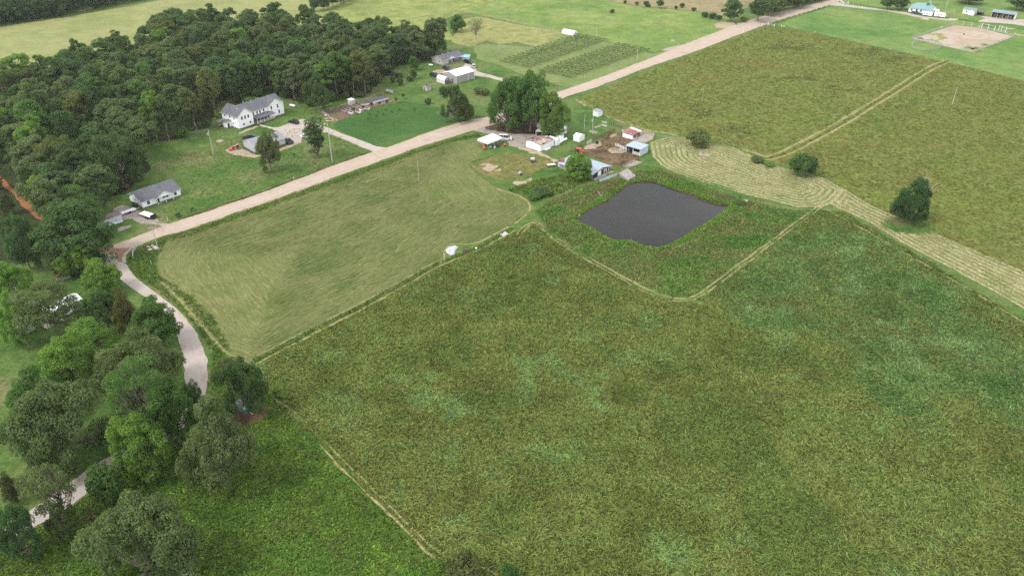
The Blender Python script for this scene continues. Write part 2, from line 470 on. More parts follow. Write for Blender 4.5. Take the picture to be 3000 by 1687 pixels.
# ------------------------------------------------------------------ ground and fields
g = MB().face([(-3000, -1500, 0), (3000, -1500, 0), (3000, 4500, 0), (-3000, 4500, 0)]).build('ground', M['lawn']); g['kind'] = 'structure'
P_PAST = PD((640, 922), (780, 845), (960, 755), (1110, 668), (1180, 640), (1240, 612), (1290, 590), (1312, 578), (1330, 563), (1352, 562), (1368, 575), (1400, 605), (1450, 636), (1550, 690), (1620, 730), (1680, 751), (1722, 757), (1762, 744), (1830, 690), (1900, 640), (1970, 588), (2050, 528), (2120, 535), (2240, 600), (2420, 712), (2576, 806), (2760, 915), (2760, 1560), (1260, 1560), (1180, 1449), (1060, 1370), (940, 1255), (820, 1120), (740, 1060), (690, 1000))
sheet('pasture_field', P_PAST, .02, M['pasture'], 5)
P_MEAD = PD((640, 930), (690, 1000), (740, 1060), (820, 1120), (940, 1255), (1060, 1370), (1180, 1449), (1260, 1560), (-160, 1560), (-160, 1430), (30, 1365), (200, 1260), (350, 1160), (470, 1090), (520, 1020), (540, 960), (590, 920))
sheet('meadow', P_MEAD, .025, M['meadow'], 5)
P_MOWN = PD((450, 592), (560, 556), (700, 508), (860, 452), (960, 415), (1040, 388), (1100, 370), (1150, 358), (1190, 362), (1215, 375), (1195, 400), (1178, 418), (1240, 468), (1320, 497),
            (1343, 522), (1322, 545), (1250, 588), (1195, 614), (1165, 616), (1140, 613), (1115, 624), (1112, 648), (1100, 668), (1000, 730), (860, 805), (720, 872), (625, 914),
            (570, 885), (520, 838), (470, 776), (420, 715), (396, 682), (392, 655), (402, 625), (420, 605))
P_HULL = PD((398, 645), (425, 603), (1150, 350), (1352, 515), (640, 912), (560, 880), (396, 690))
sheet('mown_field', P_MOWN, .03, M['mown'], 2.2, .5, lane=True, lanepoly=P_HULL)
M['mown_pale'] = grass_mat('pale_mown_panel', [C(148, 156, 92), C(164, 168, 104), C(172, 172, 112)], 22, 4, .9, .25, .3, straw=C(196, 192, 138), period=2.4, sw=.6, wob=.05)
P_PANEL = PD((404, 648), (432, 632), (520, 636), (610, 655), (690, 690), (682, 740), (655, 820), (622, 906), (560, 878), (470, 776), (398, 690))
sheet('mown_field', P_PANEL, .034, M['mown_pale'], 2.2, 1.2, lane=True, lanepoly=PD((396, 690), (470, 776), (565, 884)) + PD((300, 1000), (200, 800)), seed=21)
P_OLF = PD((1449, 250), (1560, 208), (1700, 152), (1850, 97), (1945, 65), (2050, 85), (2200, 118), (2366, 155), (2240, 235), (2100, 313), (1960, 380), (1925, 388), (1890, 386), (1840, 366), (1718, 342), (1663, 333), (1605, 323), (1558, 303), (1496, 278))
sheet('olive_field', P_OLF, .024, M['olive'], 8, .8)
P_OLN = PD((2378, 157), (2576, 206), (2760, 255), (2760, 780), (2576, 682), (2420, 618), (2330, 577), (2200, 525), (2125, 476), (2080, 448), (2020, 430), (1960, 408), (1950, 396), (1990, 384), (2110, 324), (2250, 244))
sheet('olive_field', P_OLN, .022, M['olive'], 8, .8, seed=5)
sheet('paddock', PD((1950, 63), (2030, 36), (2115, 9), (2200, 22), (2760, 100), (2760, 253), (2576, 204), (2375, 154), (2200, 116), (2050, 83)), .02, M['paddock'], 10, .8)
sheet('paddock', PD((2115, 5), (2200, 18), (2400, 45), (2760, 98), (2760, -60), (2140, -60)), .018, M['paddock'], 14, .8, seed=8)
sheet('green_field', PD((1165, 30), (1240, 5), (1300, -60), (1480, -60), (1490, -5), (1600, 16), (1720, 27), (1850, 45), (1880, 52), (1700, 120), (1640, 132), (1560, 112), (1440, 88), (1420, 84), (1300, 60)), .021, M['midfield'], 10, .8)
sheet('yellow_field', PD((-160, 250), (-160, 78), (0, 68), (150, 46), (330, 16), (430, -5), (520, -60), (890, -60), (880, 0), (820, 20), (800, 120), (400, 190), (100, 270)), .023, M['yellow'], 16, .8)
sheet('yellow_field', PD((885, -60), (1330, -60), (1242, 4), (1165, 30), (1112, 48), (1140, 100), (1000, 110), (830, 50), (800, 22), (870, 8)), .024, M['topfield'], 10, .8, seed=4)
sheet('dry_field', PD((1490, -60), (1490, -6), (1600, 15), (1720, 26), (1830, 42), (1900, 10), (1960, -60)), .026, M['brownfield'], 12, .8)
sheet('wheat_patch', PD((1136, 108), (1150, 70), (1168, 48), (1205, 42), (1300, 62), (1385, 76), (1424, 86), (1400, 100), (1345, 118), (1300, 106), (1262, 112), (1225, 104), (1180, 118)), .027, M['wheat'], 5, .6)
sheet('mown_lawn', PD((1190, 112), (1262, 114), (1345, 120), (1425, 88), (1560, 114), (1640, 135), (1700, 122), (1560, 188), (1440, 222), (1340, 200), (1260, 165), (1200, 150)), .018, M['vinegrass'], 6, 1.0)
P_CROP = PD((836, 316), (852, 304), (933, 276), (976, 267), (1012, 254), (1056, 260), (1110, 272), (1180, 288), (1232, 294), (1160, 303), (1080, 329), (1000, 357), (984, 370), (972, 372), (937, 366), (860, 330))
sheet('crop_field', P_CROP, .03, M['crop'], 2.5, .4, lane=True, lanepoly=PD((984, 370), (1000, 357), (1080, 329), (1160, 303), (1232, 294)) + PD((1400, 380), (1100, 480)))
P_WOOD = PD((-160, 480), (-160, 260), (0, 245), (110, 228), (240, 205), (340, 175), (390, 150), (428, 105), (540, 97), (700, 90), (780, 104), (900, 122), (1000, 122), (1090, 130), (1115, 148), (1000, 168), (965, 195), (930, 238), (880, 243), (760, 262), (690, 235), (560, 255), (520, 318), (440, 352), (330, 365), (385, 420), (330, 470), (270, 500), (285, 560), (250, 620), (60, 660), (-160, 700))
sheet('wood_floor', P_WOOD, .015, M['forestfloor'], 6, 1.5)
for i, p in enumerate((P_WOOD,)): pass
# the pond and its raised bank
P_POND = PT(2, 1, (640, 772), (700, 722), (760, 668), (850, 624), (950, 576), (1030, 520), (1100, 458), (1150, 420), (1230, 391), (1330, 380), (1420, 385), (1520, 418), (1650, 468), (1800, 510), (1900, 560), (2050, 612), (2190, 622), (2130, 690),
            (2050, 742), (1950, 808), (1830, 872), (1750, 930), (1650, 985), (1550, 1035), (1450, 1056), (1350, 1046), (1280, 1012), (1200, 982), (1030, 980), (900, 920), (800, 852), (700, 806))
def ring(poly, offs, name, mat, seed=2):
    b = resample(poly, 1.2, True); n = len(b)
    if sum(b[i][0] * b[(i + 1) % n][1] - b[(i + 1) % n][0] * b[i][1] for i in range(n)) < 0: b = b[::-1]
    nr = []
    for i in range(n):
        p, q = b[(i - 6) % n], b[(i + 6) % n]; l = dist(p, q); nr.append(((q[1] - p[1]) / l, -(q[0] - p[0]) / l))
    V = []
    for k, (o, z) in enumerate(offs):
        for i in range(n):
            x, y = b[i]; w = o + (0 if k == 0 else (vnoise(x, y, 5, seed) - .5) * o * .35) + (vnoise(x, y, 1.7, seed + 3) - .5) * (.15 if k == 0 else .5)
            px, py = x + nr[i][0] * w, y + nr[i][1] * w
            V.append((px, py, z + (.0 if k in (0, len(offs) - 1) else .25 * (vnoise(px, py, 3, 7) - .5))))
    m = len(offs)
    Q = [(k * n + i, (k + 1) * n + i, (k + 1) * n + (i + 1) % n, k * n + (i + 1) % n) for k in range(m - 1) for i in range(n)]
    o = link(name, np_mesh(name, np.array(V), np.array(Q), mat)); o['kind'] = 'structure'
    return o
s = NT('pond_water'); p = s.pos()
n_ = s.noise(p, .03, 3, .8)  # slow noise in the water colour imitates cloud reflections
wb = s.bsdf(s.ramp(n_, [(.36, (.012, .012, .0115, 1)), (.64, (.022, .021, .020, 1))]), .06, .12, bump=s.noise(p, .8, 2), bstr=.006, bdist=.05)
wb.inputs['Specular Tint'].default_value = (1, .98, .95, 1)
w = sheet('water', P_POND, .06, s.m, 6, 0.0)
ring(P_POND, [(-.3, .03), (.5, .25), (2.4, .5), (5.0, .6), (9.0, .35), (14.0, .035)], 'pond_bank', M['bank'])

ring(P_POND, [(-.5, .065), (.15, .12), (.7, .42)], 'painted_shore_reflection', M['brownsoil'], 2)  # dark soil-coloured ring stands in for the bank's reflection along the shore
# the cut strips with their rows of hay
P_LOBE = PD((1636, 358), (1680, 346), (1730, 346), (1785, 362), (1850, 374), (1905, 396), (1960, 420), (2020, 437), (2075, 450), (2127, 480), (2104, 507), (2062, 522), (2005, 522), (1950, 507), (1880, 491), (1800, 470), (1700, 436), (1662, 416), (1642, 395))
sheet('hay_strip', P_LOBE, .05, M['strip'], 1.0, .4, lane=True)
TREE_ISLE = [(Gd(2284, 568)[0] + 8.5 * math.cos(t) , Gd(2284, 568)[1] + 6 * math.sin(t)) for t in np.linspace(0, 2 * math.pi, 24)[:-1]]
P_STRIP = PD((2120, 474), (2200, 522), (2265, 550), (2340, 582), (2420, 618), (2576, 684), (2760, 770), (2760, 884), (2576, 778), (2500, 735), (2400, 680), (2270, 612), (2190, 562), (2110, 524), (2085, 512))
sheet('hay_strip', P_STRIP, .06, M['strip'], 1.0, .4, lane=True, seed=6)
sheet('uncut_grass', TREE_ISLE, .08, M['bank'], 2, .6)

# yards, soil, sand
sheet('rough_yard', PZ(3, (0, 1230), (250, 1130), (600, 1030), (900, 960), (1300, 1010), (1640, 1050), (1990, 1170), (1990, 1290), (1650, 1330), (1380, 1449), (900, 1640), (600, 1600), (300, 1480), (60, 1380)), .035, M['rough'], 4, .8)
sheet('farm_yard', PZ(3, (-60, 430), (30, 270), (330, 320), (360, 400), (650, 450), (900, 500), (1490, 510), (1560, 560), (1400, 600), (1310, 680), (1290, 800), (1150, 830), (900, 790), (860, 680), (700, 560), (350, 500), (150, 450)), .045, M['greygravel'], 3, .5)
sheet('bare_soil', PZ(3, (330, 300), (345, 390), (600, 440), (900, 490), (1100, 510), (1490, 500), (1700, 440), (1700, 250), (1300, 120), (900, 80), (620, 180)), .05, M['brownsoil'], 3, .6)
track('farm_track', PZ(3, (1120, 820), (1350, 890), (1640, 985), (1850, 1075), (2010, 1160)), 3.0, .06, M['sand'], 4)
P_CORRAL = PZ(4, (720, 740), (900, 610), (1130, 545), (1350, 425), (1540, 395), (1600, 480), (1720, 545), (1800, 585), (1700, 640), (1670, 790), (1890, 900), (1850, 965), (1700, 1045), (1500, 1115), (1330, 1065), (1100, 965), (850, 875), (720, 800))
sheet('corral_soil', P_CORRAL, .05, M['darksoil'], 3, .6)
for i, (r, pts) in enumerate(((4, ((740, 720), (900, 620), (1100, 590), (1150, 660), (1000, 720), (800, 745))), (4, ((1240, 790), (1270, 730), (1400, 710), (1560, 740), (1640, 800), (1500, 830), (1340, 825))), (4, ((1270, 490), (1330, 445), (1440, 430), (1430, 460), (1330, 500))),
        (3, ((280, 1330), (360, 1250), (380, 1190), (500, 1210), (560, 1240), (680, 1240), (640, 1290), (540, 1350), (430, 1390))), (3, ((560, 1370), (700, 1330), (720, 1380), (600, 1400))), (3, ((170, 1230), (300, 1190), (380, 1200), (300, 1250))),
        (1, ((360, 1220), (600, 1090), (660, 1190), (890, 1300), (1000, 1310), (880, 1360), (760, 1340), (480, 1290))), (1, ((200, 1050), (260, 1020), (330, 1050), (260, 1085))), (1, ((1310, 1200), (1430, 1130), (1540, 1120), (1700, 1060), (1720, 1080), (1560, 1140), (1340, 1230))),
        (1, ((590, 910), (760, 830), (930, 780), (960, 800), (780, 870), (610, 930))))):
    sheet('sand_patch', PZ(r, *pts), .062 + .002 * i, M['sand'], 2, .5, seed=i, step=1)
sheet('sand_patch', PT(2, 1, (0, 400), (30, 375), (100, 380), (190, 345), (195, 370), (150, 400), (60, 425)), .06, M['sand'], 2, .4, step=1)
sheet('sand_patch', PT(2, 1, (2290, 605), (2310, 585), (2375, 585), (2365, 605), (2310, 620)), .9, M['sand'], 2, .3, step=1)
sheet('concrete_yard', PZ(4, (1330, 1170), (1560, 1100), (1780, 965), (1955, 1010), (1500, 1215), (1340, 1250)), .06, M['concrete'], 2, .15)
sheet('driveway', PZ(1, (975, 752), (1200, 808), (1300, 808), (1490, 738), (1640, 678), (1740, 658), (1850, 698), (2000, 758)) + PS((931, 366), (965, 375.5), (1009, 394), (1054, 410), (1104, 430), (1132, 433), (1170, 432), (1150, 445), (1085, 464), (1098, 449), (1085, 441), (1054, 430), (1004, 407), (965, 392)) +
      PZ(1, (2180, 900), (1990, 900), (1960, 960), (1720, 1010), (1700, 1060), (1540, 1120), (1430, 1000), (1290, 880), (1190, 860), (1150, 832), (960, 775)), .05, M['gravel'], 3, .3)
sheet('driveway', PZ(5, (740, 690), (800, 650), (1000, 600), (1200, 565), (1300, 500), (1300, 460), (1450, 490), (1560, 560), (1590, 640), (1900, 730), (2240, 820), (2400, 850), (2900, 900), (3000, 880), (3060, 920), (2700, 960), (2250, 880), (1800, 780), (1540, 745), (1440, 700), (1100, 800)), .05, M['gravel'], 3, .4)
sheet('bare_soil', PZ(5, (500, 650), (640, 610), (820, 600), (860, 640), (760, 690), (640, 700)), .045, M['sand'], 2, .5)
sheet('driveway', PZ(2, (240, 1070), (340, 1010), (450, 985), (620, 1000), (760, 1080), (900, 1140), (1240, 1240), (1330, 1370), (1420, 1400), (1640, 1420), (1500, 1520), (1330, 1449), (1200, 1425), (900, 1405), (680, 1300), (500, 1335), (420, 1200), (260, 1160)), .05, M['greygravel'], 2, .4)
sheet('gravel_patch', PT(0, 1, (1165, 855), (1230, 830), (1325, 815), (1320, 835), (1240, 875), (1190, 885)), .05, M['greygravel'], 2, .4, step=1)
sheet('dirt_track', PT(0, 1, (-150, 220), (0, 310), (115, 440), (250, 520), (450, 655), (520, 700), (470, 790), (365, 750), (230, 620), (110, 480), (0, 400), (-150, 320)), .04, M['reddirt'], 3, .4)
sheet('dirt_track', PD((560, 1040), (600, 1020), (660, 1010), (680, 1030), (650, 1055), (615, 1070), (585, 1065)), .045, M['brownsoil'], 2, .4)
sheet('dirt_patch', PT(0, 3, (820, 820), (900, 770), (1000, 830), (960, 890), (850, 900)), .045, M['brownsoil'], 2, .6)
sheet('dirt_patch', PT(2, 0, (2035, 245), (2120, 225), (2330, 240), (2260, 265), (2150, 290), (2040, 280)), .045, M['sand'], 3, .8)
sheet('dirt_patch', PT(2, 0, (1490, 505), (1640, 465), (1775, 440), (1740, 465), (1560, 515)), .045, M['greygravel'], 3, .5)
sheet('dirt_patch', PT(2, 0, (1590, 405), (1625, 400), (1640, 415), (1600, 425)), .045, M['greygravel'], 2, .4, step=1)
sheet('lane', PT(3, 0, (590, 52), (700, 20), (760, 45), (900, 65)) + PZ(7, (0, 195), (300, 232), (450, 262), (640, 312), (1000, 350), (1150, 365), (1180, 345), (1330, 360), (1330, 380), (1170, 398), (780, 352), (770, 385), (600, 360), (690, 345), (560, 330), (290, 270), (0, 218)), .04, M['gravel'], 5, .3)
sheet('barn_yard', PZ(7, (1690, 415), (1850, 355), (1720, 310), (1900, 320), (2100, 335), (2576, 375), (2800, 400), (2800, 540), (2576, 495), (2400, 465), (2100, 440)), .04, M['gravel'], 6, .5)
sheet('arena_sand', PZ(7, (460, 742), (1240, 482), (1700, 522), (2385, 700), (1610, 996)), .04, M['arena'], 6, .2)
for i, pts in enumerate((((760, 700), (880, 640), (1000, 660), (1040, 770), (900, 770), (780, 740)), ((1480, 940), (1650, 860), (1880, 830), (1860, 870), (1700, 940), (1580, 960)))):
    track('weed_patch', PZ(7, *pts), 5.5, .06, M['wheat'], i + 2, 2.5, .35)
track('lane', PZ(7, (2240, 545), (2420, 545)), 2.0, .05, M['arena'], 2)
track('lane', PZ(7, (2390, 655), (2700, 690)), 3.5, .05, M['arena'], 3)

# roads
ribbon('road', PD((236, 636), (280, 619), (325, 602), (394, 575), (520, 533), (644, 491), (760, 448), (850, 413), (935, 384), (1000, 363), (1080, 332), (1165, 306), (1245, 291), (1300, 276), (1370, 244), (1420, 226), (1480, 207), (1600, 162), (1760, 97), (1900, 45), (2030, 14), (2090, 0), (2200, -45)),
       PD((312, 652), (330, 627), (400, 597), (450, 584), (560, 548), (700, 498), (830, 450), (960, 405), (1040, 375), (1130, 347), (1200, 326), (1270, 306), (1330, 288), (1380, 266), (1432, 240), (1480, 228), (1550, 201), (1640, 166), (1750, 131), (1850, 91), (1960, 51), (2090, 13), (2240, -42)), .09, M['road'], 4)
ribbon('road', PD((243, 636), (250, 655), (300, 700), (345, 735), (400, 770), (430, 800), (449, 850), (458, 900), (463, 935), (468, 970), (462, 1010), (436, 1050), (380, 1090), (278, 1143), (175, 1214), (110, 1262), (40, 1305), (-60, 1350), (-160, 1400)),
       PD((320, 640), (314, 658), (326, 682), (352, 708), (404, 745), (455, 785), (492, 832), (517, 882), (524, 918), (523, 965), (512, 1012), (482, 1058), (430, 1102), (330, 1162), (212, 1246), (150, 1290), (80, 1330), (-30, 1385), (-160, 1450)), .075, M['greyroad'], 9)

# paths of cut grass and wheel ruts
def off(pts, o):
    r = []
    for i, q in enumerate(pts):
        a, b = pts[max(0, i - 1)], pts[min(len(pts) - 1, i + 1)]; l = dist(a, b) + 1e-9
        r.append((q[0] - (b[1] - a[1]) / l * o, q[1] + (b[0] - a[0]) / l * o))
    return r
P_TR1 = PD((1300, 600), (1312, 580), (1330, 563), (1352, 562), (1368, 575), (1400, 605), (1450, 636), (1550, 690), (1620, 730), (1680, 751), (1722, 757), (1762, 744), (1830, 690), (1900, 640), (1970, 588), (2050, 528), (2080, 508))
for k, o in enumerate((-.7, .6)): track('path', off(P_TR1, o), .85, .07 + .004 * k, M['straw'], 11 + k, .5, .12)
P_TR2 = PD((640, 918), (780, 845), (960, 753), (1060, 695), (1112, 666), (1170, 645), (1222, 622), (1262, 598), (1300, 578))
track('path', P_TR2, .95, .08, M['straw'], 21, .5, .1)
track('path', off(P_TR2, 2.6)[:5], .5, .08, M['straw'], 22, .4, .25)
track('path', PD((1108, 662), (1118, 650), (1115, 632), (1128, 618), (1150, 613), (1190, 618), (1240, 592), (1310, 555), (1338, 525), (1325, 500), (1240, 472)), 1.0, .08, M['straw'], 23, .4, .2)
P_RA = PT(1, 3, (180, -345), (380, -200), (560, -60), (700, 100), (840, 250), (1000, 410), (1240, 640), (1400, 790), (1560, 950), (1660, 1050), (1900, 1260), (2240, 1330), (2420, 1430), (2560, 1540))
P_RB = PT(1, 3, (640, 120), (740, 240), (860, 370), (1030, 540), (1160, 660), (1320, 800), (1480, 960), (1640, 1120), (1790, 1270))
track('path', P_RA, .62, .07, M['straw'], 31, .4, .25); track('path', P_RB, .7, .07, M['straw'], 32, .4, .12)
P_DG = PD((2385, 154), (2340, 172), (2240, 236), (2110, 316), (1985, 382), (1945, 396), (1925, 400), (1900, 392), (1860, 378))
P_DGB = off(P_DG, 6.5) + off(P_DG, -6.5)[::-1]
sheet('olive_field', P_DGB, .016, M['olive'], 6, .3, seed=12)
for k, o in enumerate((-1.9, 1.7)): track('path', off(P_DG, o), 1.7, .06 + .004 * k, M['straw'], 41 + k, .5, .12)
track('path', PD((2078, 527), (2200, 592), (2300, 650), (2420, 716), (2500, 766), (2576, 811), (2700, 890)), 1.0, .07, M['straw'], 44, .4, .3)
track('path', PT(0, 2, (1620, -60), (1690, 0), (1870, 190), (2110, 470), (2230, 610), (2380, 730)), .9, .06, M['straw'], 45, .4, .35)
track('path', PT(1, 0, (2600, 210), (2420, 180), (2180, 130), (2060, 130), (1900, 190)), 3, .05, M['brownfield'], 46, .6, .1)
track('path', PT(2, 0, (-60, 205), (150, 240), (520, 320)), 3, .05, M['brownfield'], 47, .6, .1)
track('path', PT(1, 0, (2360, 0), (2100, 70), (1950, 130), (1850, 190)), 2, .05, M['olive'], 48, .6, .1)
track('path', PT(2, 0, (640, 1000), (780, 1090), (1000, 1190), (1300, 1300), (1720, 1375), (1900, 1420)), 2.0, .05, M['straw'], 49, 1, .4)
J_ = PT(0, 1, (950, 1125), (1000, 1040), (1060, 1030), (1150, 1050), (1320, 1042), (1300, 1080), (1255, 1105), (1225, 1200), (1190, 1185), (1200, 1110), (1080, 1090), (1000, 1110))
sheet('dirt_patch', J_, .15, soil_mat('reddish_dirt', [C(176, 136, 112), C(196, 158, 134), C(160, 120, 98)], 4, .5, .3), 2, .6)
track('dirt_edge', off(PD((450, 554), (520, 531), (644, 489), (760, 446), (850, 411), (930, 384)), .3), 1.3, .1, M['brownsoil'], 61, .8, .2)
track('dirt_edge', off(PD((420, 590), (460, 581), (560, 549), (700, 499), (830, 451)), -.2), .7, .1, M['sand'], 62, .6, .3)
track('dirt_edge', off(PD((330, 668), (352, 708), (404, 745), (455, 785), (492, 832), (517, 882), (524, 918), (523, 965)), .2), .5, .09, M['rough'], 63, .6, .4)
track('path', PD((1180, 416), (1240, 468), (1320, 497), (1345, 515)), 1.6, .07, M['bank'], 50, .6, 0)
track('path', PD((1190, 408), (1225, 395), (1255, 385)), 1.2, .07, M['bank'], 51, .6, 0)
# ------------------------------------------------------------------ standing and lying grass (uncountable: one object per field)
s = NT('grass_blades'); a = s.attr('col').outputs['Color']
d1 = s.n("ShaderNodeBsdfDiffuse", {"Color": a}); d2 = s.n("ShaderNodeBsdfTranslucent", {"Color": a})
mx = s.n("ShaderNodeMixShader", {0: .25, 1: d1.outputs[0], 2: d2.outputs[0]})
s.t.links.new(mx.outputs[0], s.out.inputs[0]); M['blades'] = s.m

def pal(*c): return np.array([C(*q)[:3] for q in c])
def grass(name, label, poly, dens, ln, wd, ht, palette, seed, patch=14, turn=.7, lane=None, zf=None, keep=None, patchdens=0.0, tex=1.0, lean=1.0, bright=.35, spots=None):
    rg = np.random.RandomState(seed)
    xs = [p[0] for p in poly]; ys = [p[1] for p in poly]
    n = int((max(xs) - min(xs)) * (max(ys) - min(ys)) * dens)
    x = rg.uniform(min(xs), max(xs), n); y = rg.uniform(min(ys), max(ys), n)
    ok = inside(poly, x, y)
    if keep is not None: ok &= keep(x, y, rg)
    if patchdens: ok &= fbm(x, y, 6, seed + 40) + rg.uniform(-.15, .15, n) > patchdens
    for pp, pw in PATHS:
        px_, py_ = [q[0] for q in pp], [q[1] for q in pp]
        near = np.where(ok & (x > min(px_) - 3) & (x < max(px_) + 3) & (y > min(py_) - 3) & (y < max(py_) + 3))[0]
        if len(near):
            dd, _, _ = seg_dist(smooth(pp, 1), x[near], y[near], False); ok[near[dd < pw * .45 + rg.uniform(-.1, .5, len(near))]] = False
    # only ground the photo shows
    f = y * cT + CAMH * sT
    u = 1500 + F * x / np.maximum(f, 1); v = 843.5 - F * (y * sT - CAMH * cT) / np.maximum(f, 1)
    ok &= (u > -260) & (u < 3260) & (v < 1900) & (y > 20)
    x, y = x[ok], y[ok]; n = len(x)
    if lane is None:
        th = 2 * math.pi * (fbm(x, y, 9, seed + 1) * 2.2) + rg.normal(0, turn, n)
    else:
        _, ax, ay = seg_dist(lane, x, y, True)
        th = np.arctan2(ay, ax) + rg.normal(0, turn, n) + np.where(rg.rand(n) > .5, math.pi, 0)
    L = ln * rg.uniform(.5, 1.4, n) * (.7 + .6 * fbm(x, y, 5, seed + 7)); H = ht * rg.uniform(.5, 1.3, n); W = wd * rg.uniform(.6, 1.5, n)
    dx, dy = np.cos(th), np.sin(th)
    bend = rg.normal(0, .5 if lane is None else .04, n)
    ex, ey = np.cos(th + bend), np.sin(th + bend)
    z0 = np.zeros(n) if zf is None else zf(x, y)
    P0 = np.stack([x, y, z0], 1)
    P1 = np.stack([x + dx * L * .45 * lean, y + dy * L * .45 * lean, z0 + H * .85], 1)
    P2 = np.stack([P1[:, 0] + ex * L * .55 * lean, P1[:, 1] + ey * L * .55 * lean, z0 + H * rg.uniform(.4, 1.1, n)], 1)
    S1 = np.stack([-dy, dx, rg.normal(0, .25, n)], 1) * W[:, None] * .5
    S2 = np.stack([-ey, ex, rg.normal(0, .25, n)], 1) * W[:, None] * .5
    V = np.stack([P0 - S1 * .8, P0 + S1 * .8, P1 - S1, P1 + S1, P2 - S2 * .35, P2 + S2 * .35], 1).reshape(-1, 3)
    b = np.arange(n)[:, None] * 6
    Q = np.concatenate([b + [0, 1, 3, 2], b + [2, 3, 5, 4]], 1).reshape(-1, 4)
    palette = palette * .68 + palette.mean(0) * .32 if name == 'tall_grass' else palette
    k = len(palette)
    t = np.clip((fbm(x, y, patch, seed + 20, 4) - .28) / .44, 0, .999) * (k - 1) + rg.normal(0, .45, n)
    t = np.clip(t, 0, k - 1.001); i = t.astype(int); fr = (t - i)[:, None]
    c = palette[i] * (1 - fr) + palette[i + 1] * fr
    if spots is not None:
        sp = np.clip((fbm(x, y, 8, seed + 60, 3) - .66) / .06, 0, 1)[:, None] * .55
        c = c * (1 - sp) + spots * sp
        dk = np.clip((fbm(x, y, 10, seed + 80, 3) - .6) / .1, 0, 1)[:, None]; c = c * (1 - .16 * dk * np.array([.9, 1, 1.1]))
    c = c * (1 + bright * rg.normal(0, 1, n)).clip(.35, 2.0)[:, None] * tex
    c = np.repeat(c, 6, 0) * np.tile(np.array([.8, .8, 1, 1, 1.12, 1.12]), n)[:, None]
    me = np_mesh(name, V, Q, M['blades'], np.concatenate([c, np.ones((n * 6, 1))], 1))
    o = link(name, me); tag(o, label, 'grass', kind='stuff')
    return o

PP = pal((104, 120, 56), (126, 140, 74), (116, 140, 72), (138, 148, 82), (124, 126, 64), (114, 138, 72), (106, 126, 62))
P_DIRT = PD((575, 1035), (610, 1018), (665, 1008), (684, 1030), (655, 1058), (615, 1072), (585, 1065))
def not_in(*polys): return lambda x, y, rg: ~np.any([inside(p, x, y) for p in polys], 0)
# right part of the big field is lusher and bluer green
gx0 = Gd(1850, 700)
P_GREEN = PD((1800, 720), (1980, 590), (2080, 535), (2240, 610), (2420, 720), (2576, 815), (2760, 915), (2760, 1120), (2576, 1080), (2300, 1010), (2050, 900), (1850, 800))
def green_part(x, y, rg):
    d, _, _ = seg_dist(P_GREEN, x, y); d = np.where(inside(P_GREEN, x, y), d, -d)
    return d / 16 + (fbm(x, y, 13, 91, 3) - .5) * 3.2 > rg.normal(0, .35, len(x))
grass('tall_grass', 'tall lodged olive grass covering the big foreground field', P_PAST, 18, 1.1, .165, .34, PP, 3, 13, 1.0, tex=1.4, spots=np.array(C(132, 164, 96)[:3]), keep=lambda x, y, rg: ~green_part(x, y, rg), bright=.4)
grass('tall_grass', 'lush greener grass in the right part of the foreground field', P_PAST, 13, 1.0, .17, .34,
      pal((86, 126, 66), (106, 142, 76), (126, 158, 92), (114, 138, 72), (138, 142, 80), (98, 134, 70)), 4, 12, .9, bright=.36, tex=1.36, spots=np.array(C(134, 168, 104)[:3]), keep=green_part)
grass('meadow_grass', 'bright weedy grass of the lower left meadow', P_MEAD, 11, .6, .2, .3,
      pal((80, 114, 46), (98, 132, 54), (118, 146, 62), (88, 118, 48), (112, 126, 62), (92, 138, 54)), 5, 9, 2.0, lean=.8, bright=.42, tex=1.42, spots=np.array(C(128, 158, 62)[:3]), keep=lambda x, y, rg: ~inside(P_DIRT, x, y))
grass('hay_stubble', 'pale cut stubble lying in lines on the mown field', P_MOWN, 5, 3.2, .1, .05,
      pal((136, 152, 88), (160, 168, 106), (176, 178, 120), (152, 162, 98), (126, 150, 86)) * 1.12, 6, 12, .045, lane=P_HULL, zf=lambda x, y: x * 0 + .03, bright=.13)
def rows(poly, period, phase=0.0):
    def k(x, y, rg):
        d, _, _ = seg_dist(poly, x, y)
        return (np.sin(2 * math.pi * d / period + 2.2 * (fbm(x, y, 7, 5) - .5)) + rg.normal(0, .45, len(x))) > .25
    return k
hayc = pal((214, 206, 150), (236, 228, 180), (222, 214, 160), (192, 190, 130)) * 1.2
grass('hay_rows', 'rows of pale cut hay curving through the wide cut strip', P_LOBE, 14, 1.0, .14, .12, hayc, 7, 8, .2, lane=P_LOBE, zf=lambda x, y: x * 0 + .05, keep=rows(P_LOBE, 2.0), bright=.15)
grass('hay_rows', 'rows of pale cut hay along the strip past the lone tree', P_STRIP, 14, 1.0, .14, .12, hayc, 8, 8, .2, lane=P_STRIP, zf=lambda x, y: x * 0 + .06,
      keep=lambda x, y, rg: rows(P_STRIP, 2.0)(x, y, rg) & ~inside(TREE_ISLE, x, y), bright=.15)
OLV = pal((130, 150, 70), (146, 160, 80), (158, 164, 86), (140, 150, 74), (150, 150, 80), (134, 156, 76))
grass('field_grass', 'olive standing grass of the field beside the gravel road', P_OLF, 1.5, 1.5, .32, .18, OLV, 9, 26, .8, bright=.15, tex=1.1)
grass('field_grass', 'olive standing grass of the field right of the double path', P_OLN, 2.0, 1.4, .28, .2, OLV, 10, 24, .8, bright=.18, tex=1.1)
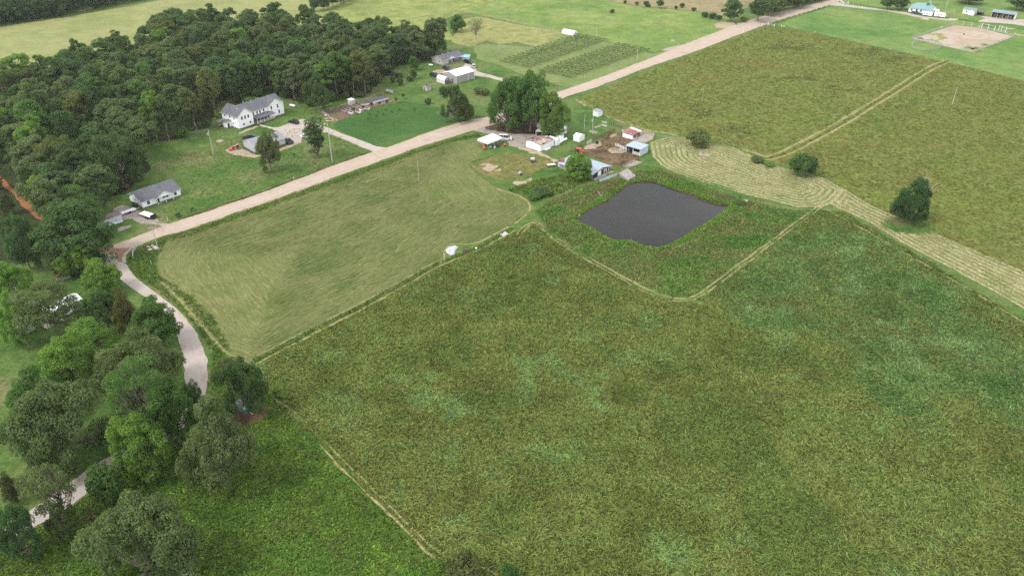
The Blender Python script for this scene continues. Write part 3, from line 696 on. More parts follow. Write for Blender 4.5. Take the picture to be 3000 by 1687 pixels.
# bank of the pond and the rough ground round it
P_BOUT = PD((1345, 530), (1390, 502), (1450, 478), (1500, 462), (1565, 452), (1600, 432), (1660, 428), (1760, 468), (1880, 508), (2000, 530), (2040, 530), (1960, 588), (1890, 640), (1820, 690), (1760, 735), (1720, 748), (1680, 742), (1620, 720), (1550, 682), (1450, 628), (1380, 575))
PW = resample(P_POND, 1.5, True)
def bank_z(x, y):
    d, _, _ = seg_dist(PW, x, y)
    return np.interp(d, [0, .5, 2.4, 5, 9, 14], [.03, .22, .48, .58, .33, .0])
grass('bank_grass', 'lush green grass and weeds around the pond', P_BOUT, 9, .8, .2, .4,
      pal((88, 128, 56), (112, 146, 68), (132, 150, 80), (104, 128, 62), (150, 144, 92), (96, 136, 62), (140, 128, 86)), 11, 7, 1.4, tex=1.4, zf=bank_z, keep=not_in(PW), lean=.8, bright=.33)
# green verges left standing along fences and roads
def strip(pts, w): return off(pts, w / 2) + off(pts, -w / 2)[::-1]
VG = pal((88, 122, 50), (114, 146, 62), (132, 156, 76), (104, 130, 58)) * 1.15
E_ROAD = PD((400, 600), (450, 588), (560, 551), (700, 502), (830, 454), (960, 409), (1040, 379), (1130, 351), (1200, 336))
grass('verge_grass', 'green verge between the long gravel road and the mown field', strip(off(E_ROAD, -1.8), 3.2), 9, .8, .18, .4, VG, 12, 7, 1.0, bright=.3)
grass('verge_grass', 'green grass line between the mown field and the tall grass', strip(off(P_TR2, 1.4), 1.8), 10, .8, .18, .5, VG, 13, 7, 1.0, bright=.3)
grass('verge_grass', 'long grass beside the curved grey road', strip(off(PD((330, 680), (360, 708), (412, 745), (462, 785), (500, 832), (524, 882), (532, 920), (532, 965)), 2.6), 4.4), 7, .8, .18, .5, VG, 14, 7, 1.2, bright=.3)
grass('verge_grass', 'long green grass in the middle of the double path', strip(P_DG, 1.2), 4, .8, .2, .25, pal((112, 122, 62), (136, 142, 76), (140, 132, 80)), 15, 7, 1.0)
grass('verge_grass', 'green weeds behind the round tree and the rough yard', PD((1265, 480), (1340, 455), (1420, 440), (1480, 450), (1440, 475), (1370, 500), (1330, 492)), 5, .8, .25, .6, VG, 16, 6, 1.5)
LW = pal((96, 136, 60), (118, 148, 72), (138, 154, 86), (108, 138, 64), (150, 152, 96))
P_LAWN = PD((330, 565), (460, 500), (470, 440), (400, 420), (520, 365), (600, 345), (700, 330), (800, 315), (930, 380), (850, 408), (700, 464), (560, 516), (440, 555))
grass('lawn_grass', 'short mown lawn between the white houses and the road', P_LAWN, 1.6, .7, .2, .1, LW, 17, 9, 2.0, bright=.2)

grass('verge_grass', 'rough grass in the corner of the road junction', PD((318, 660), (335, 632), (400, 603), (425, 604), (405, 625), (394, 655), (396, 685), (360, 706), (335, 688)), 8, .8, .18, .4, VG, 18, 6, 1.5)
for i_, (c_, rx, ry) in enumerate((((1745, 262), 26, 9), ((1758, 284), 34, 12), ((1840, 243), 24, 8), ((1655, 300), 30, 8), ((2010, 200), 60, 8), ((2120, 222), 50, 9), ((1985, 118), 70, 10), ((2180, 132), 60, 10), ((2260, 150), 50, 8), ((1860, 330), 60, 14))):
    grass('weed_patch', 'darker weeds in the olive field, patch %s' % ('beside the faint pole', 'below the faint pole', 'right of the faint pole', 'behind the red roofed corral shed', 'left of the double path', 'below the paddock fence middle', 'along the paddock fence at its left', 'along the paddock fence', 'along the paddock fence at its right', 'above the cut hay lobe')[i_],
      [(Gd(c_[0] + rx * math.cos(t), c_[1] + ry * math.sin(t))) for t in np.linspace(0, 6.28, 14)[:-1]], 1.6, .9, .3, .4, pal((120, 130, 76), (136, 142, 84), (128, 122, 82), (112, 136, 78)) * 1.1, 60 + i_, 5, 2.0, patchdens=.5, bright=.3)

grass('rim_grass', 'bright green rim of grass right at the edge of the pond', [Gd(x_, y_) for x_, y_ in ((1425, 555), (1560, 470), (1600, 440), (1680, 440), (1850, 500), (1870, 520), (1800, 580), (1700, 640), (1600, 640), (1480, 590))], 26, .7, .18, .45,
      pal((84, 138, 48), (110, 158, 58), (132, 166, 70), (96, 140, 56)), 71, 6, 1.6, zf=bank_z, lean=.7, bright=.3, tex=1.35, keep=lambda x, y, rg: ~inside(PW, x, y) & (seg_dist(PW, x, y)[0] < 1.2 + 2.2 * fbm(x, y, 9, 5)))
grass('corral_weeds', 'straw and low weeds scattered over the corral soil', P_CORRAL, 3.0, .6, .2, .15, pal((150, 130, 96), (110, 90, 66), (118, 132, 66), (176, 154, 116), (96, 80, 60)), 72, 5, 2.5, patchdens=.45, bright=.4)
grass('yard_weeds', 'dry tufts over the rough farm yard', PZ(3, (0, 1230), (250, 1130), (600, 1030), (900, 960), (1300, 1010), (1640, 1050), (1990, 1170), (1990, 1290), (1650, 1330), (1380, 1449), (900, 1640), (600, 1600), (300, 1480), (60, 1380)), 4.0, .5, .16, .12, pal((150, 148, 84), (180, 168, 112), (124, 142, 68), (190, 172, 126)), 73, 5, 2.5, patchdens=.42, bright=.3)
# ------------------------------------------------------------------ trees
def leaf_mat(name, dark, mid, light, trans=.46, rough=.6):
    s = NT(name); v = s.attr('v').outputs['Fac']
    c = s.ramp(v, [(.1, dark), (.5, mid), (.92, light)])
    oi = s.n("ShaderNodeObjectInfo")
    c = s.mix(1.0, c, oi.outputs['Color'], 'MULTIPLY')
    p = s.n("ShaderNodeBsdfPrincipled", {"Base Color": c, "Roughness": rough, "Specular IOR Level": .25})
    t = s.n("ShaderNodeBsdfTranslucent", {"Color": s.mix(1.0, c, (1.15, 1.25, .6, 1), 'MULTIPLY')})
    m = s.n("ShaderNodeMixShader", {0: trans, 1: p.outputs[0], 2: t.outputs[0]})
    s.t.links.new(m.outputs[0], s.out.inputs[0]); return s.m
LEAF = leaf_mat('leaves', (.072, .110, .038, 1), (.108, .158, .054, 1), (.165, .215, .084, 1))
s = NT('bark'); p = s.obj()
n_ = s.noise(s.n("ShaderNodeMapping", {0: p, 3: (6, 6, 1)}).outputs[0], 1.0, 5)
s.bsdf(s.ramp(n_, [(.3, (.1, .085, .07, 1)), (.7, (.25, .22, .19, 1))]), .9, .1, bump=n_, bstr=.5, bdist=.05)
BARK = s.m
s = NT('pale_dead_wood'); p = s.obj()
s.bsdf(s.ramp(s.noise(p, 3, 3), [(.3, (.3, .26, .23, 1)), (.7, (.5, .45, .41, 1))]), .9, .1); DEADWOOD = s.m

def leaves(lobes, rg, size, dens, flat=.8, asp=.6, up=.45, under=-.45, fill=.55):
    C_, N_, V_ = [], [], []
    for x, y, z, r in lobes:
        n = int(dens * r * r)
        d = rg.normal(0, 1, (int(n * 1.7) + 4, 3)); d /= np.linalg.norm(d, axis=1, keepdims=True)
        d = d[d[:, 2] > under][:n]; n = len(d)
        rad = r * (fill + (1.06 - fill) * rg.rand(n) ** .5)[:, None]
        C_.append(np.array([x, y, z]) + d * rad * np.array([1, 1, flat])); N_.append(d); V_.append(np.full(n, rg.rand()) * .55 + rg.rand(n) * .45)
    c = np.concatenate(C_); nn = np.concatenate(N_); v = np.concatenate(V_); n = len(c)
    nn = nn + rg.normal(0, .5, (n, 3)) + np.array([0, 0, up]); nn /= np.linalg.norm(nn, axis=1, keepdims=True)
    t = np.cross(nn, rg.normal(0, 1, (n, 3))); t /= np.linalg.norm(t, axis=1, keepdims=True) + 1e-9
    b = np.cross(nn, t)
    a = size * rg.uniform(.6, 1.35, n)[:, None] * .5; w = a * asp * rg.uniform(.7, 1.3, n)[:, None]
    lift = nn * w * .35
    Vv = np.stack([c + t * a, c + b * w + lift + t * a * rg.uniform(-.3, .3, n)[:, None], c - t * a, c - b * w + lift], 1).reshape(-1, 3)
    Q = np.arange(n * 4).reshape(-1, 4)
    return Vv, Q, np.repeat(v, 4)
def envelope(rg, w, h0, h1, n, rl, shape='oak', jag=.28):
    """lobe centres through a crown w wide between heights h0 and h1"""
    L = []; tries = 0; R = w / 2; H = (h1 - h0) / 2; cz = (h0 + h1) / 2
    bumps = [(rg.normal(0, 1, 3), rg.uniform(-jag, jag)) for _ in range(9)]
    while len(L) < n and tries < 6000:
        tries += 1
        d = rg.normal(0, 1, 3); d /= np.linalg.norm(d)
        if shape == 'oak':
            q = rg.uniform(.5, 1.0) if rg.rand() < .85 else rg.uniform(.1, .5)
            if d[2] < -.75: continue
        else: q = rg.rand() ** .45
        e = 1.0
        for bd, am in bumps: e += am * max(0, float(np.dot(d, bd / np.linalg.norm(bd))) - .55) * 2
        x, y, z = d[0] * R * q * e, d[1] * R * q * e, d[2] * H * q * e
        if shape == 'cone':
            t = (z + H) / (2 * H); k = max(.08, 1.05 - t); x *= k * 1.25; y *= k * 1.25
        if shape == 'vase':
            t = (z + H) / (2 * H); k = .35 + .75 * t; x *= k; y *= k
        r = rl * rg.uniform(.75, 1.3)
        sp = .62 * r
        if all((x - a) ** 2 + (y - b) ** 2 + (z + cz - c) ** 2 > sp * sp * 1.4 for a, b, c, _ in L): L.append((x, y, z + cz, r))
    return L
def clumps(rg, w, h0, h1, nm, ns, rs, jag=.35):
    """crown of a spreading tree: big boughs, each carrying leaf clumps on its outer side"""
    R, H, cz = w / 2, (h1 - h0) / 2, (h0 + h1) / 2; L, B_ = [], []
    tries = 0
    while len(B_) < nm and tries < 4000:
        tries += 1
        d = rg.normal(0, 1, 3); d /= np.linalg.norm(d)
        if d[2] < -.6: continue
        q = rg.uniform(.5, .72) * (1 + rg.uniform(-jag, jag * .6)); rb = rg.uniform(.3, .46)
        p = np.array([d[0] * R * q, d[1] * R * q, d[2] * H * q])
        if all(np.linalg.norm((p - b) / np.array([R, R, H])) > .3 for b, _ in B_): B_.append((p, rb))
    B_.append((np.array([0, 0, H * .35]), .5))
    for p, rb in B_:
        for _ in range(ns):
            d = rg.normal(0, 1, 3); d /= np.linalg.norm(d)
            o = p / (np.linalg.norm(p) + 1e-6)
            d = d + o * .7 + np.array([0, 0, .25]); d /= np.linalg.norm(d)
            e = rg.uniform(.75, 1.05)
            x, y, z = p + d * np.array([R, R, H * .9]) * rb * e
            L.append((x, y, max(z + cz, rs * .5), rs * rg.uniform(.7, 1.3)))
    return L
def wood(lobes, rg, trunk_r, fork, nb, lean=.3, r1=.07):
    m = MB(); p = Vector((0, 0, -.3)); top = Vector((rg.normal(0, lean), rg.normal(0, lean), fork))
    mid = (p + top) / 2 + Vector((rg.normal(0, .15), rg.normal(0, .15), 0))
    m.tube(p, (0, 0, .5), trunk_r * 1.5, trunk_r, 8); m.tube((0, 0, .5), mid, trunk_r, trunk_r * .85, 8); m.tube(mid, top, trunk_r * .85, trunk_r * .7, 8)
    ls = list(lobes); rg.shuffle(ls)
    tall = max(l[2] for l in ls)
    m.tube(top, (top.x * 1.4, top.y * 1.4, (fork + tall) / 2), trunk_r * .7, trunk_r * .35, 6)
    for i, (x, y, z, r) in enumerate(ls[:nb]):
        e = Vector((x, y, z)); st = top if i % 2 else Vector((top.x * 1.2, top.y * 1.2, fork + (max(z, fork) - fork) * .35))
        k = st.lerp(e, .5) + Vector((rg.normal(0, .3), rg.normal(0, .3), -abs(rg.normal(0, .4))))
        m.tube(st, k, trunk_r * .42, trunk_r * .25, 5); m.tube(k, e, trunk_r * .25, r1, 5)
        for _ in range(2):
            m.tube(k.lerp(e, rg.uniform(.3, .8)), e + Vector((rg.normal(0, r * .6), rg.normal(0, r * .6), rg.normal(0, r * .5))), r1 * .8, .025, 4, cap=False)
    return m
KINDS = {}
def kind(name, seed, w, h, h0, n, rl, size, dens, shape='oak', trunk=.3, fork=None, nb=12, bark=None, jag=.28, asp=.6, flat=.8, up=.45, under=-.45, fill=.55):
    rg = np.random.RandomState(seed)
    if shape == 'clump': lb = clumps(rg, w - rl, h0 + rl * .5, h - rl * .6, n[0], n[1], rl, jag)
    else: lb = envelope(rg, w - rl, h0 + rl * .6, h - rl * .8, n, rl, shape, jag)
    V, Q, v = leaves(lb, rg, size, dens, flat, asp, up, under, fill)
    ext = max(np.percentile(np.hypot(V[:, 0], V[:, 1]), 99.3) * 2, .1); top = np.percentile(V[:, 2], 99.5)
    crown = np_mesh('crown', V, Q, LEAF, v, attr='v', typ='FLOAT', smooth=False)
    tr = wood(lb, rg, trunk, fork or max(1, h0) * .9, nb).data('trunk', bark or BARK, True)
    KINDS[name] = (crown, tr, ext, top)
for i in range(4): kind('oak%d' % i, 11 + i, 16, 14.5, -2.2, (13 + i % 2 * 4, 11), 1.15, .40, 115, shape='clump', trunk=.42, fork=2.6, nb=30, under=-.6, flat=.85)
for i in range(6): kind('wood%d' % i, 31 + i, 10, 18, 3.4, (9 + i % 3, 9), .95, .46, 100, shape='clump', trunk=.24, fork=6.5, nb=16, under=-.6, jag=.6)
for i in range(2): kind('maple%d' % i, 51 + i, 12, 14, -1.8, (16, 11), 1.0, .38, 130, shape='clump', trunk=.32, fork=2.4, nb=12, jag=.15, under=-.7)
for i in range(2): kind('feather%d' % i, 61 + i, 15, 12, -1.0, (14, 10), 1.2, .36, 95, shape='clump', trunk=.3, fork=2.6, nb=40, asp=.4, flat=.4, jag=.45, up=1.1)
kind('lace', 63, 14, 13, -1.0, (14, 8), 1.0, .36, 85, shape='clump', trunk=.3, fork=2.4, nb=34, asp=.42, flat=.6, jag=.5)
for i in range(2): kind('cedar%d' % i, 71 + i, 6, 9, .4, 55, .85, .34, 190, shape='cone', trunk=.16, fork=2, nb=6, jag=.12, asp=.4, up=.1)
kind('ball', 81, 9, 9, -1.4, (17, 12), .8, .33, 150, shape='clump', trunk=.22, fork=2, nb=10, jag=.08)
for i in range(3): kind('bush%d' % i, 85 + i, 5, 3.4, .05, 40, .75, .34, 200, shape='full', trunk=.08, fork=.7, nb=10, jag=.3)
kind('sparse', 91, 9, 12, 1.6, (8, 6), .9, .36, 85, shape='clump', trunk=.22, fork=2.4, nb=44, jag=.5)
kind('bare', 92, 9, 11, 2.4, 34, 1.1, .34, 34, trunk=.24, fork=3, nb=34, jag=.4, bark=DEADWOOD)
kind('lop', 93, 4.2, 11, 1.2, 34, .75, .36, 170, shape='vase', trunk=.17, fork=2, nb=22, jag=.6)
kind('sapling', 95, 2.2, 3.0, .8, 14, .45, .26, 330, shape='full', trunk=.05, fork=.9, nb=6, jag=.3)
for i in range(3): kind('far%d' % i, 97 + i, 11, 15, 2.0, 50, 1.7, .85, 34, shape='full', trunk=.3, fork=4, nb=6, jag=.35)

TINT = dict(dark=(.66, .86, .70), mid=(.9, .98, .86), olive=(1.15, 1.0, .86), bright=(1.3, 1.62, .72), grey=(1.08, 1.08, 1.06), cedar=(.72, .62, .62), blue=(.66, .92, .86), green=(.84, 1.16, .7), brown=(1.15, .8, .7), pale=(1.7, 1.45, 1.4), lime=(1.7, 1.9, .9))
trng = random.Random(77)
def plant(kd, x, y, w, h, tint, label, cat='tree', group=None, name=None, rot=None):
    crown, tr, ext, top = KINDS[kd]
    r = thing(name or ('bush' if kd.startswith('bush') else 'cedar_tree' if kd.startswith('cedar') else 'tree'), label, cat, (x, y), trng.uniform(0, 6.28) if rot is None else rot, group)
    r.scale = (w / ext, w / ext * trng.uniform(.92, 1.08), h / top)
    c = TINT[tint] if isinstance(tint, str) else tint
    j = trng.uniform(.88, 1.12)
    for nm, me in (('crown', crown), ('trunk', tr)):
        o = link(nm, me, r)
        if nm == 'crown': o.color = (c[0] * j * trng.uniform(.94, 1.06), c[1] * j, c[2] * j * trng.uniform(.94, 1.06), 1)
    return r
def tree(kd, base, top, w, tint, label, cat='tree', group=None, name=None, rot=None):
    """base x,y, top y and crown width as seen in the photo's full view; turned into a place and real sizes"""
    if base[1] > 600: base = (base[0] + (1288 - base[0]) / (3947 - base[1]) * (base[1] - top) * .5, base[1])   # crowns lean away from the point below the camera
    px, py = D(*base); x, y = G(px, py)
    h = height_at(x, y, top * K); f = proj(x, y, h * .6)[2]
    # the crown's near edge hangs below the top outline: widths are measured across the view
    return plant(kd, x, y, w * K * f / F, h * .97, tint, label, cat, group, name, rot)
# ------------------------------------------------------------------ where the trees stand
GW = 'trees of the wood'
GL = 'trees by the curved grey road'
# front edge of the wood, trunks in view
for kd, b, tp, w, ti, lb in (
    ('wood0', (210, 353), 236, 100, 'olive', 'olive oak with long bare trunk at the wood edge above the ranch house'),
    ('wood1', (320, 336), 250, 90, 'grey', 'grey green tree with slanting limbs at the wood edge, left of the pale trunk'),
    ('wood2', (397, 359), 228, 85, 'bright', 'tall tree with a bright yellow green top at the front edge of the wood'),
    ('wood3', (426, 355), 232, 80, 'mid', 'tall tree with a pale straight trunk, nearest the lawn at the wood edge'),
    ('wood4', (494, 327), 218, 70, 'olive', 'slim olive tree at the wood edge left of the two storey house'),
    ('wood5', (545, 300), 170, 70, 'olive', 'broad olive tree at the wood edge just behind the two storey house corner'),
    ('wood0', (590, 262), 160, 62, 'dark', 'dark tree directly behind the roof of the two storey house'),
    ('wood2', (633, 236), 148, 42, 'bright', 'small bright green tree with reddish trunk behind the two storey house'),
    ('wood1', (682, 231), 140, 58, 'green', 'green tree with thin pale trunk behind the right end of the two storey house'),
    ('wood3', (743, 256), 158, 64, 'grey', 'tree with pale trunk between the white gas tank and the wood'),
    ('wood4', (757, 242), 150, 60, 'mid', 'tree with a brown trunk close behind the white gas tank'),
    ('wood5', (850, 246), 128, 70, 'green', 'full green tree at the wood edge behind the small white garden shed'),
    ('wood2', (890, 245), 150, 62, 'dark', 'dark tree at the wood edge behind the long garden bed'),
    ('wood0', (921, 241), 128, 66, 'olive', 'olive tree with a thick pale trunk at the corner of the wood'),
    ('wood3', (969, 178), 92, 50, 'dark', 'dark tree at the wood edge beyond the black trampoline'),
    ('wood1', (986, 153), 84, 46, 'olive', 'pale trunked tree at the wood edge left of the pool house'),
    ('wood4', (1013, 138), 60, 52, 'grey', 'grey green tree at the wood edge behind the pool house'),
    ('wood5', (1048, 134), 62, 52, 'mid', 'mid green tree near the right end of the wood'),
    ('oak1', (1097, 134), 46, 74, 'dark', 'dark broad oak at the right end of the wood'),
    ('oak0', (207, 165), 96, 64, 'dark', 'dark round tree standing out over the wood against the pale hay field'),
    ('oak2', (442, 66), 20, 62, 'dark', 'dark round tree at the far back edge of the wood beside its twin'),
    ('oak0', (518, 64), 20, 56, 'dark', 'second dark round tree at the far back edge of the wood'),
    ('wood3', (300, 150), 78, 58, 'mid', 'leaning green tree at the back edge of the wood by the hay field'),
    ('wood1', (130, 230), 135, 50, 'bright', 'bright green narrow tree at the back edge of the wood'),
    ('oak1', (312, 470), 338, 150, 'dark', 'big dark oak on the lawn behind the ranch house'),
    ('oak2', (165, 468), 342, 125, 'olive', 'olive oak between the ranch house and the red dirt track'),
    ('maple0', (112, 532), 440, 72, 'lime', 'yellow green tree beside the red dirt track'),
    ('bare', (150, 526), 470, 44, 'grey', 'thin grey half bare tree between two bright ones by the dirt track'),
    ('feather0', (225, 590), 470, 130, 'green', 'feathery green tree left of the ranch house'),
    ('wood3', (262, 508), 458, 56, 'olive', 'olive tree just left of the ranch house gable'),
    ('maple1', (182, 668), 516, 195, 'dark', 'large dark dense tree left of the trailer with the mauve roof'),
    ('maple0', (190, 692), 611, 105, 'bright', 'bright green tree below the large dark dense tree'),
    ('maple1', (252, 738), 656, 105, 'bright', 'bright green tree where the grey road leaves the junction'),
    ('oak2', (50, 676), 540, 92, 'blue', 'bluish dark tree at the left edge below the dirt track'),
    ('cedar0', (25, 540), 480, 44, 'cedar', 'dark cedar beside the red dirt track'),
    ('cedar1', (-8, 480), 415, 44, 'cedar', 'dark cedar at the left picture edge above the dirt track'),
    ('maple0', (30, 772), 660, 110, 'bright', 'bright green tree at the left edge above the trailer home'),
    ('feather1', (130, 846), 702, 175, 'grey', 'spreading feathery tree in front of the white trailer home'),
    ('oak0', (42, 862), 736, 112, 'bright', 'bright tree with dark trunk at the left end of the white trailer home'),
    ('oak3', (258, 832), 730, 105, 'dark', 'dark tree at the right end of the white trailer home'),
    ('cedar0', (312, 858), 720, 66, 'brown', 'brownish cedar beside the curved grey road'),
    ('maple1', (386, 872), 752, 125, 'green', 'green round tree overhanging the curved grey road'),
    ('feather0', (242, 905), 806, 140, 'bright', 'bright low spreading tree below the trailer home'),
    ('oak1', (172, 968), 850, 165, 'bright', 'bright tree with forked limbs in the middle of the lower grove'),
    ('oak2', (340, 1000), 856, 225, 'grey', 'clumpy grey green oak inside the road bend'),
    ('oak0', (80, 1055), 924, 150, 'green', 'green tree with lit lower edge at the left of the grove'),
    ('oak1', (140, 1160), 972, 265, 'grey', 'large grey green oak at the left of the lower road'),
    ('lace', (362, 1108), 898, 220, 'green', 'loose light green tree with pale limbs beside the road bend'),
    ('maple0', (350, 1196), 1050, 150, 'bright', 'bright green tree overhanging the lower road'),
    ('oak3', (428, 1112), 950, 130, 'green', 'light green tree over the road bend, right of the loose pale limbed tree'),
    ('oak2', (482, 1052), 962, 66, 'dark', 'small dark tree at the inside of the road bend'),
    ('oak0', (540, 1218), 1010, 205, 'grey', 'grey oak with bare pale branches in the meadow below the dark thicket'),
    ('oak1', (604, 1040), 908, 125, 'dark', 'dark thicket tree over the green tank at the pasture corner'),
    ('bush0', (266, 1266), 1176, 88, 'green', 'rounded green bush on the lower road edge'),
    ('sparse', (135, 1312), 1172, 150, 'grey', 'sparse grey tree standing across the lower road'),
    ('cedar1', (22, 1264), 1186, 48, 'cedar', 'dark cedar at the left edge above the lower road'),
    ('oak2', (42, 1405), 1275, 115, 'blue', 'dark bluish tree in the bottom left corner'),
    ('oak0', (155, 1348), 1272, 82, 'mid', 'mid green tree at the end of the lower road'),
    ('oak1', (345, 1470), 1276, 310, 'grey', 'huge grey green oak crown at the bottom of the picture'),
    ('bush1', (1165, 1458), 1402, 95, 'olive', 'dark olive bush at the bottom end of the wheel ruts'),
    ('bush0', (1282, 1460), 1424, 46, 'green', 'green bush at the bottom edge right of the wheel ruts'),
    ('oak0', (801, 280), 180, 72, 'dark', 'dark tree with short trunk between the gas tank and the garden fence'),
    ('oak2', (684, 432), 328, 68, 'olive', 'olive tree in front of the grey workshop'),
    ('lop', (798, 395), 288, 66, 'dark', 'ragged upright tree with side shoots in front of the driveway'),
    ('oak1', (1142, 306), 214, 70, 'mid', 'round crowned tree at the lower right corner of the green crop field'),
    ('oak2', (1174, 304), 256, 44, 'olive', 'low tree beside the round crowned tree at the crop field corner'),
    ('oak3', (1276, 331), 198, 112, 'green', 'left one of the big farmyard trees by the road bend'),
    ('oak2', (1334, 330), 176, 118, 'green', 'tallest of the big farmyard trees by the road bend'),
    ('maple1', (1306, 302), 194, 104, 'mid', 'rearmost of the big farmyard trees by the road bend'),
    ('maple0', (1390, 347), 232, 84, 'bright', 'bright dense tree above the white farm sheds'),
    ('ball', (1453, 452), 388, 70, 'bright', 'ball shaped bright green tree against the long metal roofed barn'),
    ('bush1', (1756, 367), 328, 62, 'olive', 'round dark bush at the upper end of the cut hay strip'),
    ('bush2', (2008, 440), 388, 66, 'green', 'left half of the bush pair between hay strip and olive field'),
    ('bush0', (2034, 441), 396, 44, 'dark', 'right half of the bush pair between hay strip and olive field'),
    ('maple1', (1151, 80), 37, 46, 'green', 'small full tree at the wheat patch beyond the pool house'),
    ('bare', (1199, 108), 42, 48, 'pale', 'pale half bare tree in the yellow field beyond the pool house'),
    ('maple0', (1043, 178), 142, 28, 'green', 'young round tree left of the pool house, farther one'),
    ('lop', (1041, 200), 170, 26, 'green', 'young vase shaped tree in front of the round young tree'),
    ('far0', (1660, 22), -2, 24, 'mid', 'small tree on the fence line of the dry field'),
    ('far1', (1838, 54), -3, 58, 'dark', 'left of the two big dark trees above the road'),
    ('far2', (1905, 55), -6, 64, 'dark', 'right of the two big dark trees above the road'),
    ('far0', (2232, 25), -10, 44, 'dark', 'left dark tree beside the teal roofed house'),
    ('far1', (2266, 25), -9, 52, 'dark', 'dark tree nearest the teal roofed house'),
    ('far2', (2437, 10), -22, 80, 'dark', 'wide dark tree cut by the top edge above the small white cottage'),
    ('far0', (2572, 28), -10, 80, 'dark', 'dark tree in the top right corner'),
    ):
    grp = GW if kd.startswith('wood') else None
    tree(kd, b, tp, w, ti, lb, group=grp, cat='bush' if kd.startswith('bush') else 'tree')
# the lone tree keeps dead limbs on its right side
lt = tree('oak1', (2284, 560), 456, 100, (.5, .72, .6), 'lone dark tree with dead bare limbs in the cut hay strip')
rg_ = np.random.RandomState(5); m = MB(); sc = lt.scale
for k in range(4):
    a = rg_.uniform(-.4, .6) - lt.rotation_euler.z; r0, r1 = 3.0, rg_.uniform(6.2, 8.4)
    p0 = Vector((0, 0, 6)); p1 = Vector((math.cos(a) * r0, math.sin(a) * r0, 9.0)); p2 = Vector((math.cos(a + .2) * r1, math.sin(a + .2) * r1, rg_.uniform(10, 15)))
    m.tube(p0, p1, .16, .1, 5); m.tube(p1, p2, .1, .03, 5)
    for _ in range(3): m.tube(p1.lerp(p2, rg_.uniform(.3, .9)), p2 + Vector((rg_.normal(0, 1.3), rg_.normal(0, 1.3), rg_.normal(.3, .8))), .04, .02, 4)
m.build('dead_limb', DEADWOOD, lt)

# inside of the wood
def fill(poly, space, seed, avoid, jitter=.3, lim=400):
    rg = random.Random(seed); xs = [p[0] for p in poly]; ys = [p[1] for p in poly]; out = []
    for _ in range(60000):
        x, y = rg.uniform(min(xs), max(xs)), rg.uniform(min(ys), max(ys))
        s_ = space * (1 + jitter * (vnoise(x, y, 25, seed) - .5) * 2)
        if any((x - a) ** 2 + (y - b) ** 2 < s_ * s_ for a, b in out): continue
        if any((x - a) ** 2 + (y - b) ** 2 < (s_ * .75) ** 2 for a, b in avoid): continue
        if inside(poly, np.array([x]), np.array([y]))[0]: out.append((x, y))
        if len(out) >= lim: break
    return out
taken = [(o.location.x, o.location.y) for o in col.objects if o.type == 'EMPTY']
NOGO = PD((-160, 400), (0, 432), (120, 520), (145, 640), (60, 700), (-160, 720))
NOHS = PD((470, 420), (500, 318), (560, 250), (700, 236), (770, 262), (900, 245), (935, 236), (965, 192), (1120, 150), (1120, 400))
spots = [q for q in fill(P_WOOD, 10.3, 5, taken, lim=330) if not inside(NOGO, np.array([q[0]]), np.array([q[1]]))[0] and not inside(NOHS, np.array([q[0]]), np.array([q[1]]))[0]]
spots = sorted(spots, key=lambda q: q[1])[:205]
WZ = ((90, 'at the far left of the wood'), (230, 'in the wood above the red dirt track'), (360, 'in the wood above the ranch house'), (500, 'in the wood left of the two storey house'),
      (640, 'in the wood behind the two storey house'), (780, 'in the wood behind the gas tank'), (900, 'in the wood behind the garden beds'), (2000, 'in the wood near the pool house'))
WT = (('dark', 'dark green tree'), ('mid', 'mid green tree'), ('olive', 'olive green tree'), ('grey', 'grey green tree'), ('green', 'fresh green tree'), ('bright', 'bright green tree'), ('blue', 'bluish green tree'))
wr = random.Random(9)
for x, y in spots:
    u, v, f = proj(x, y, 14); u /= K; v /= K
    zt = next(t for lim, t in WZ if u < lim)
    i = wr.choices(range(7), (30, 24, 15, 14, 8, 4, 7))[0]
    dep = 'deep' if y > Gd(u, 190)[1] else 'low'
    lb = '%s %s' % (WT[i][1], zt)
    lb += ', at the back' if v < 150 else (', at the front' if v > 235 else ', midway')
    plant('wood%d' % wr.randrange(6), x, y, wr.uniform(11.5, 16.5), wr.uniform(15, 20), WT[i][0], lb, group=GW)
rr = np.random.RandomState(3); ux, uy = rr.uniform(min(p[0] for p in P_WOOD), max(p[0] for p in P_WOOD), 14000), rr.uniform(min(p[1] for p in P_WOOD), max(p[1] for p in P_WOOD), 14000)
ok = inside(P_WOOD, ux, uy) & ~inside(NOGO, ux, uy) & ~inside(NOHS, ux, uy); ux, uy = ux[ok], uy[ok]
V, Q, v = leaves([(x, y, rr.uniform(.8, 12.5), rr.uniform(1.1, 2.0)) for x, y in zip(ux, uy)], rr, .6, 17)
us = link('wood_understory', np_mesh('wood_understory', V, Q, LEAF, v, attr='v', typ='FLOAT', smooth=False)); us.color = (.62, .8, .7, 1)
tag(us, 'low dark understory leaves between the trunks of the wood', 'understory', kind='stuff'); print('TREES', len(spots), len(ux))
# low undergrowth along the wood's front edge
for i, (bx, by) in enumerate([(300, 345), (350, 350), (460, 345), (520, 322), (560, 300), (600, 258), (650, 244), (700, 238), (720, 246), (780, 268), (830, 255), (870, 250), (905, 244), (950, 208), (975, 185), (1000, 160), (1060, 140)]):
    plant('bush%d' % (i % 3), *Gd(bx, by), wr.uniform(4, 7), wr.uniform(2.5, 4.5), wr.choice(('dark', 'green', 'mid', 'bright')), 'undergrowth bush under the front trees of the wood', 'bush', 'undergrowth along the wood')
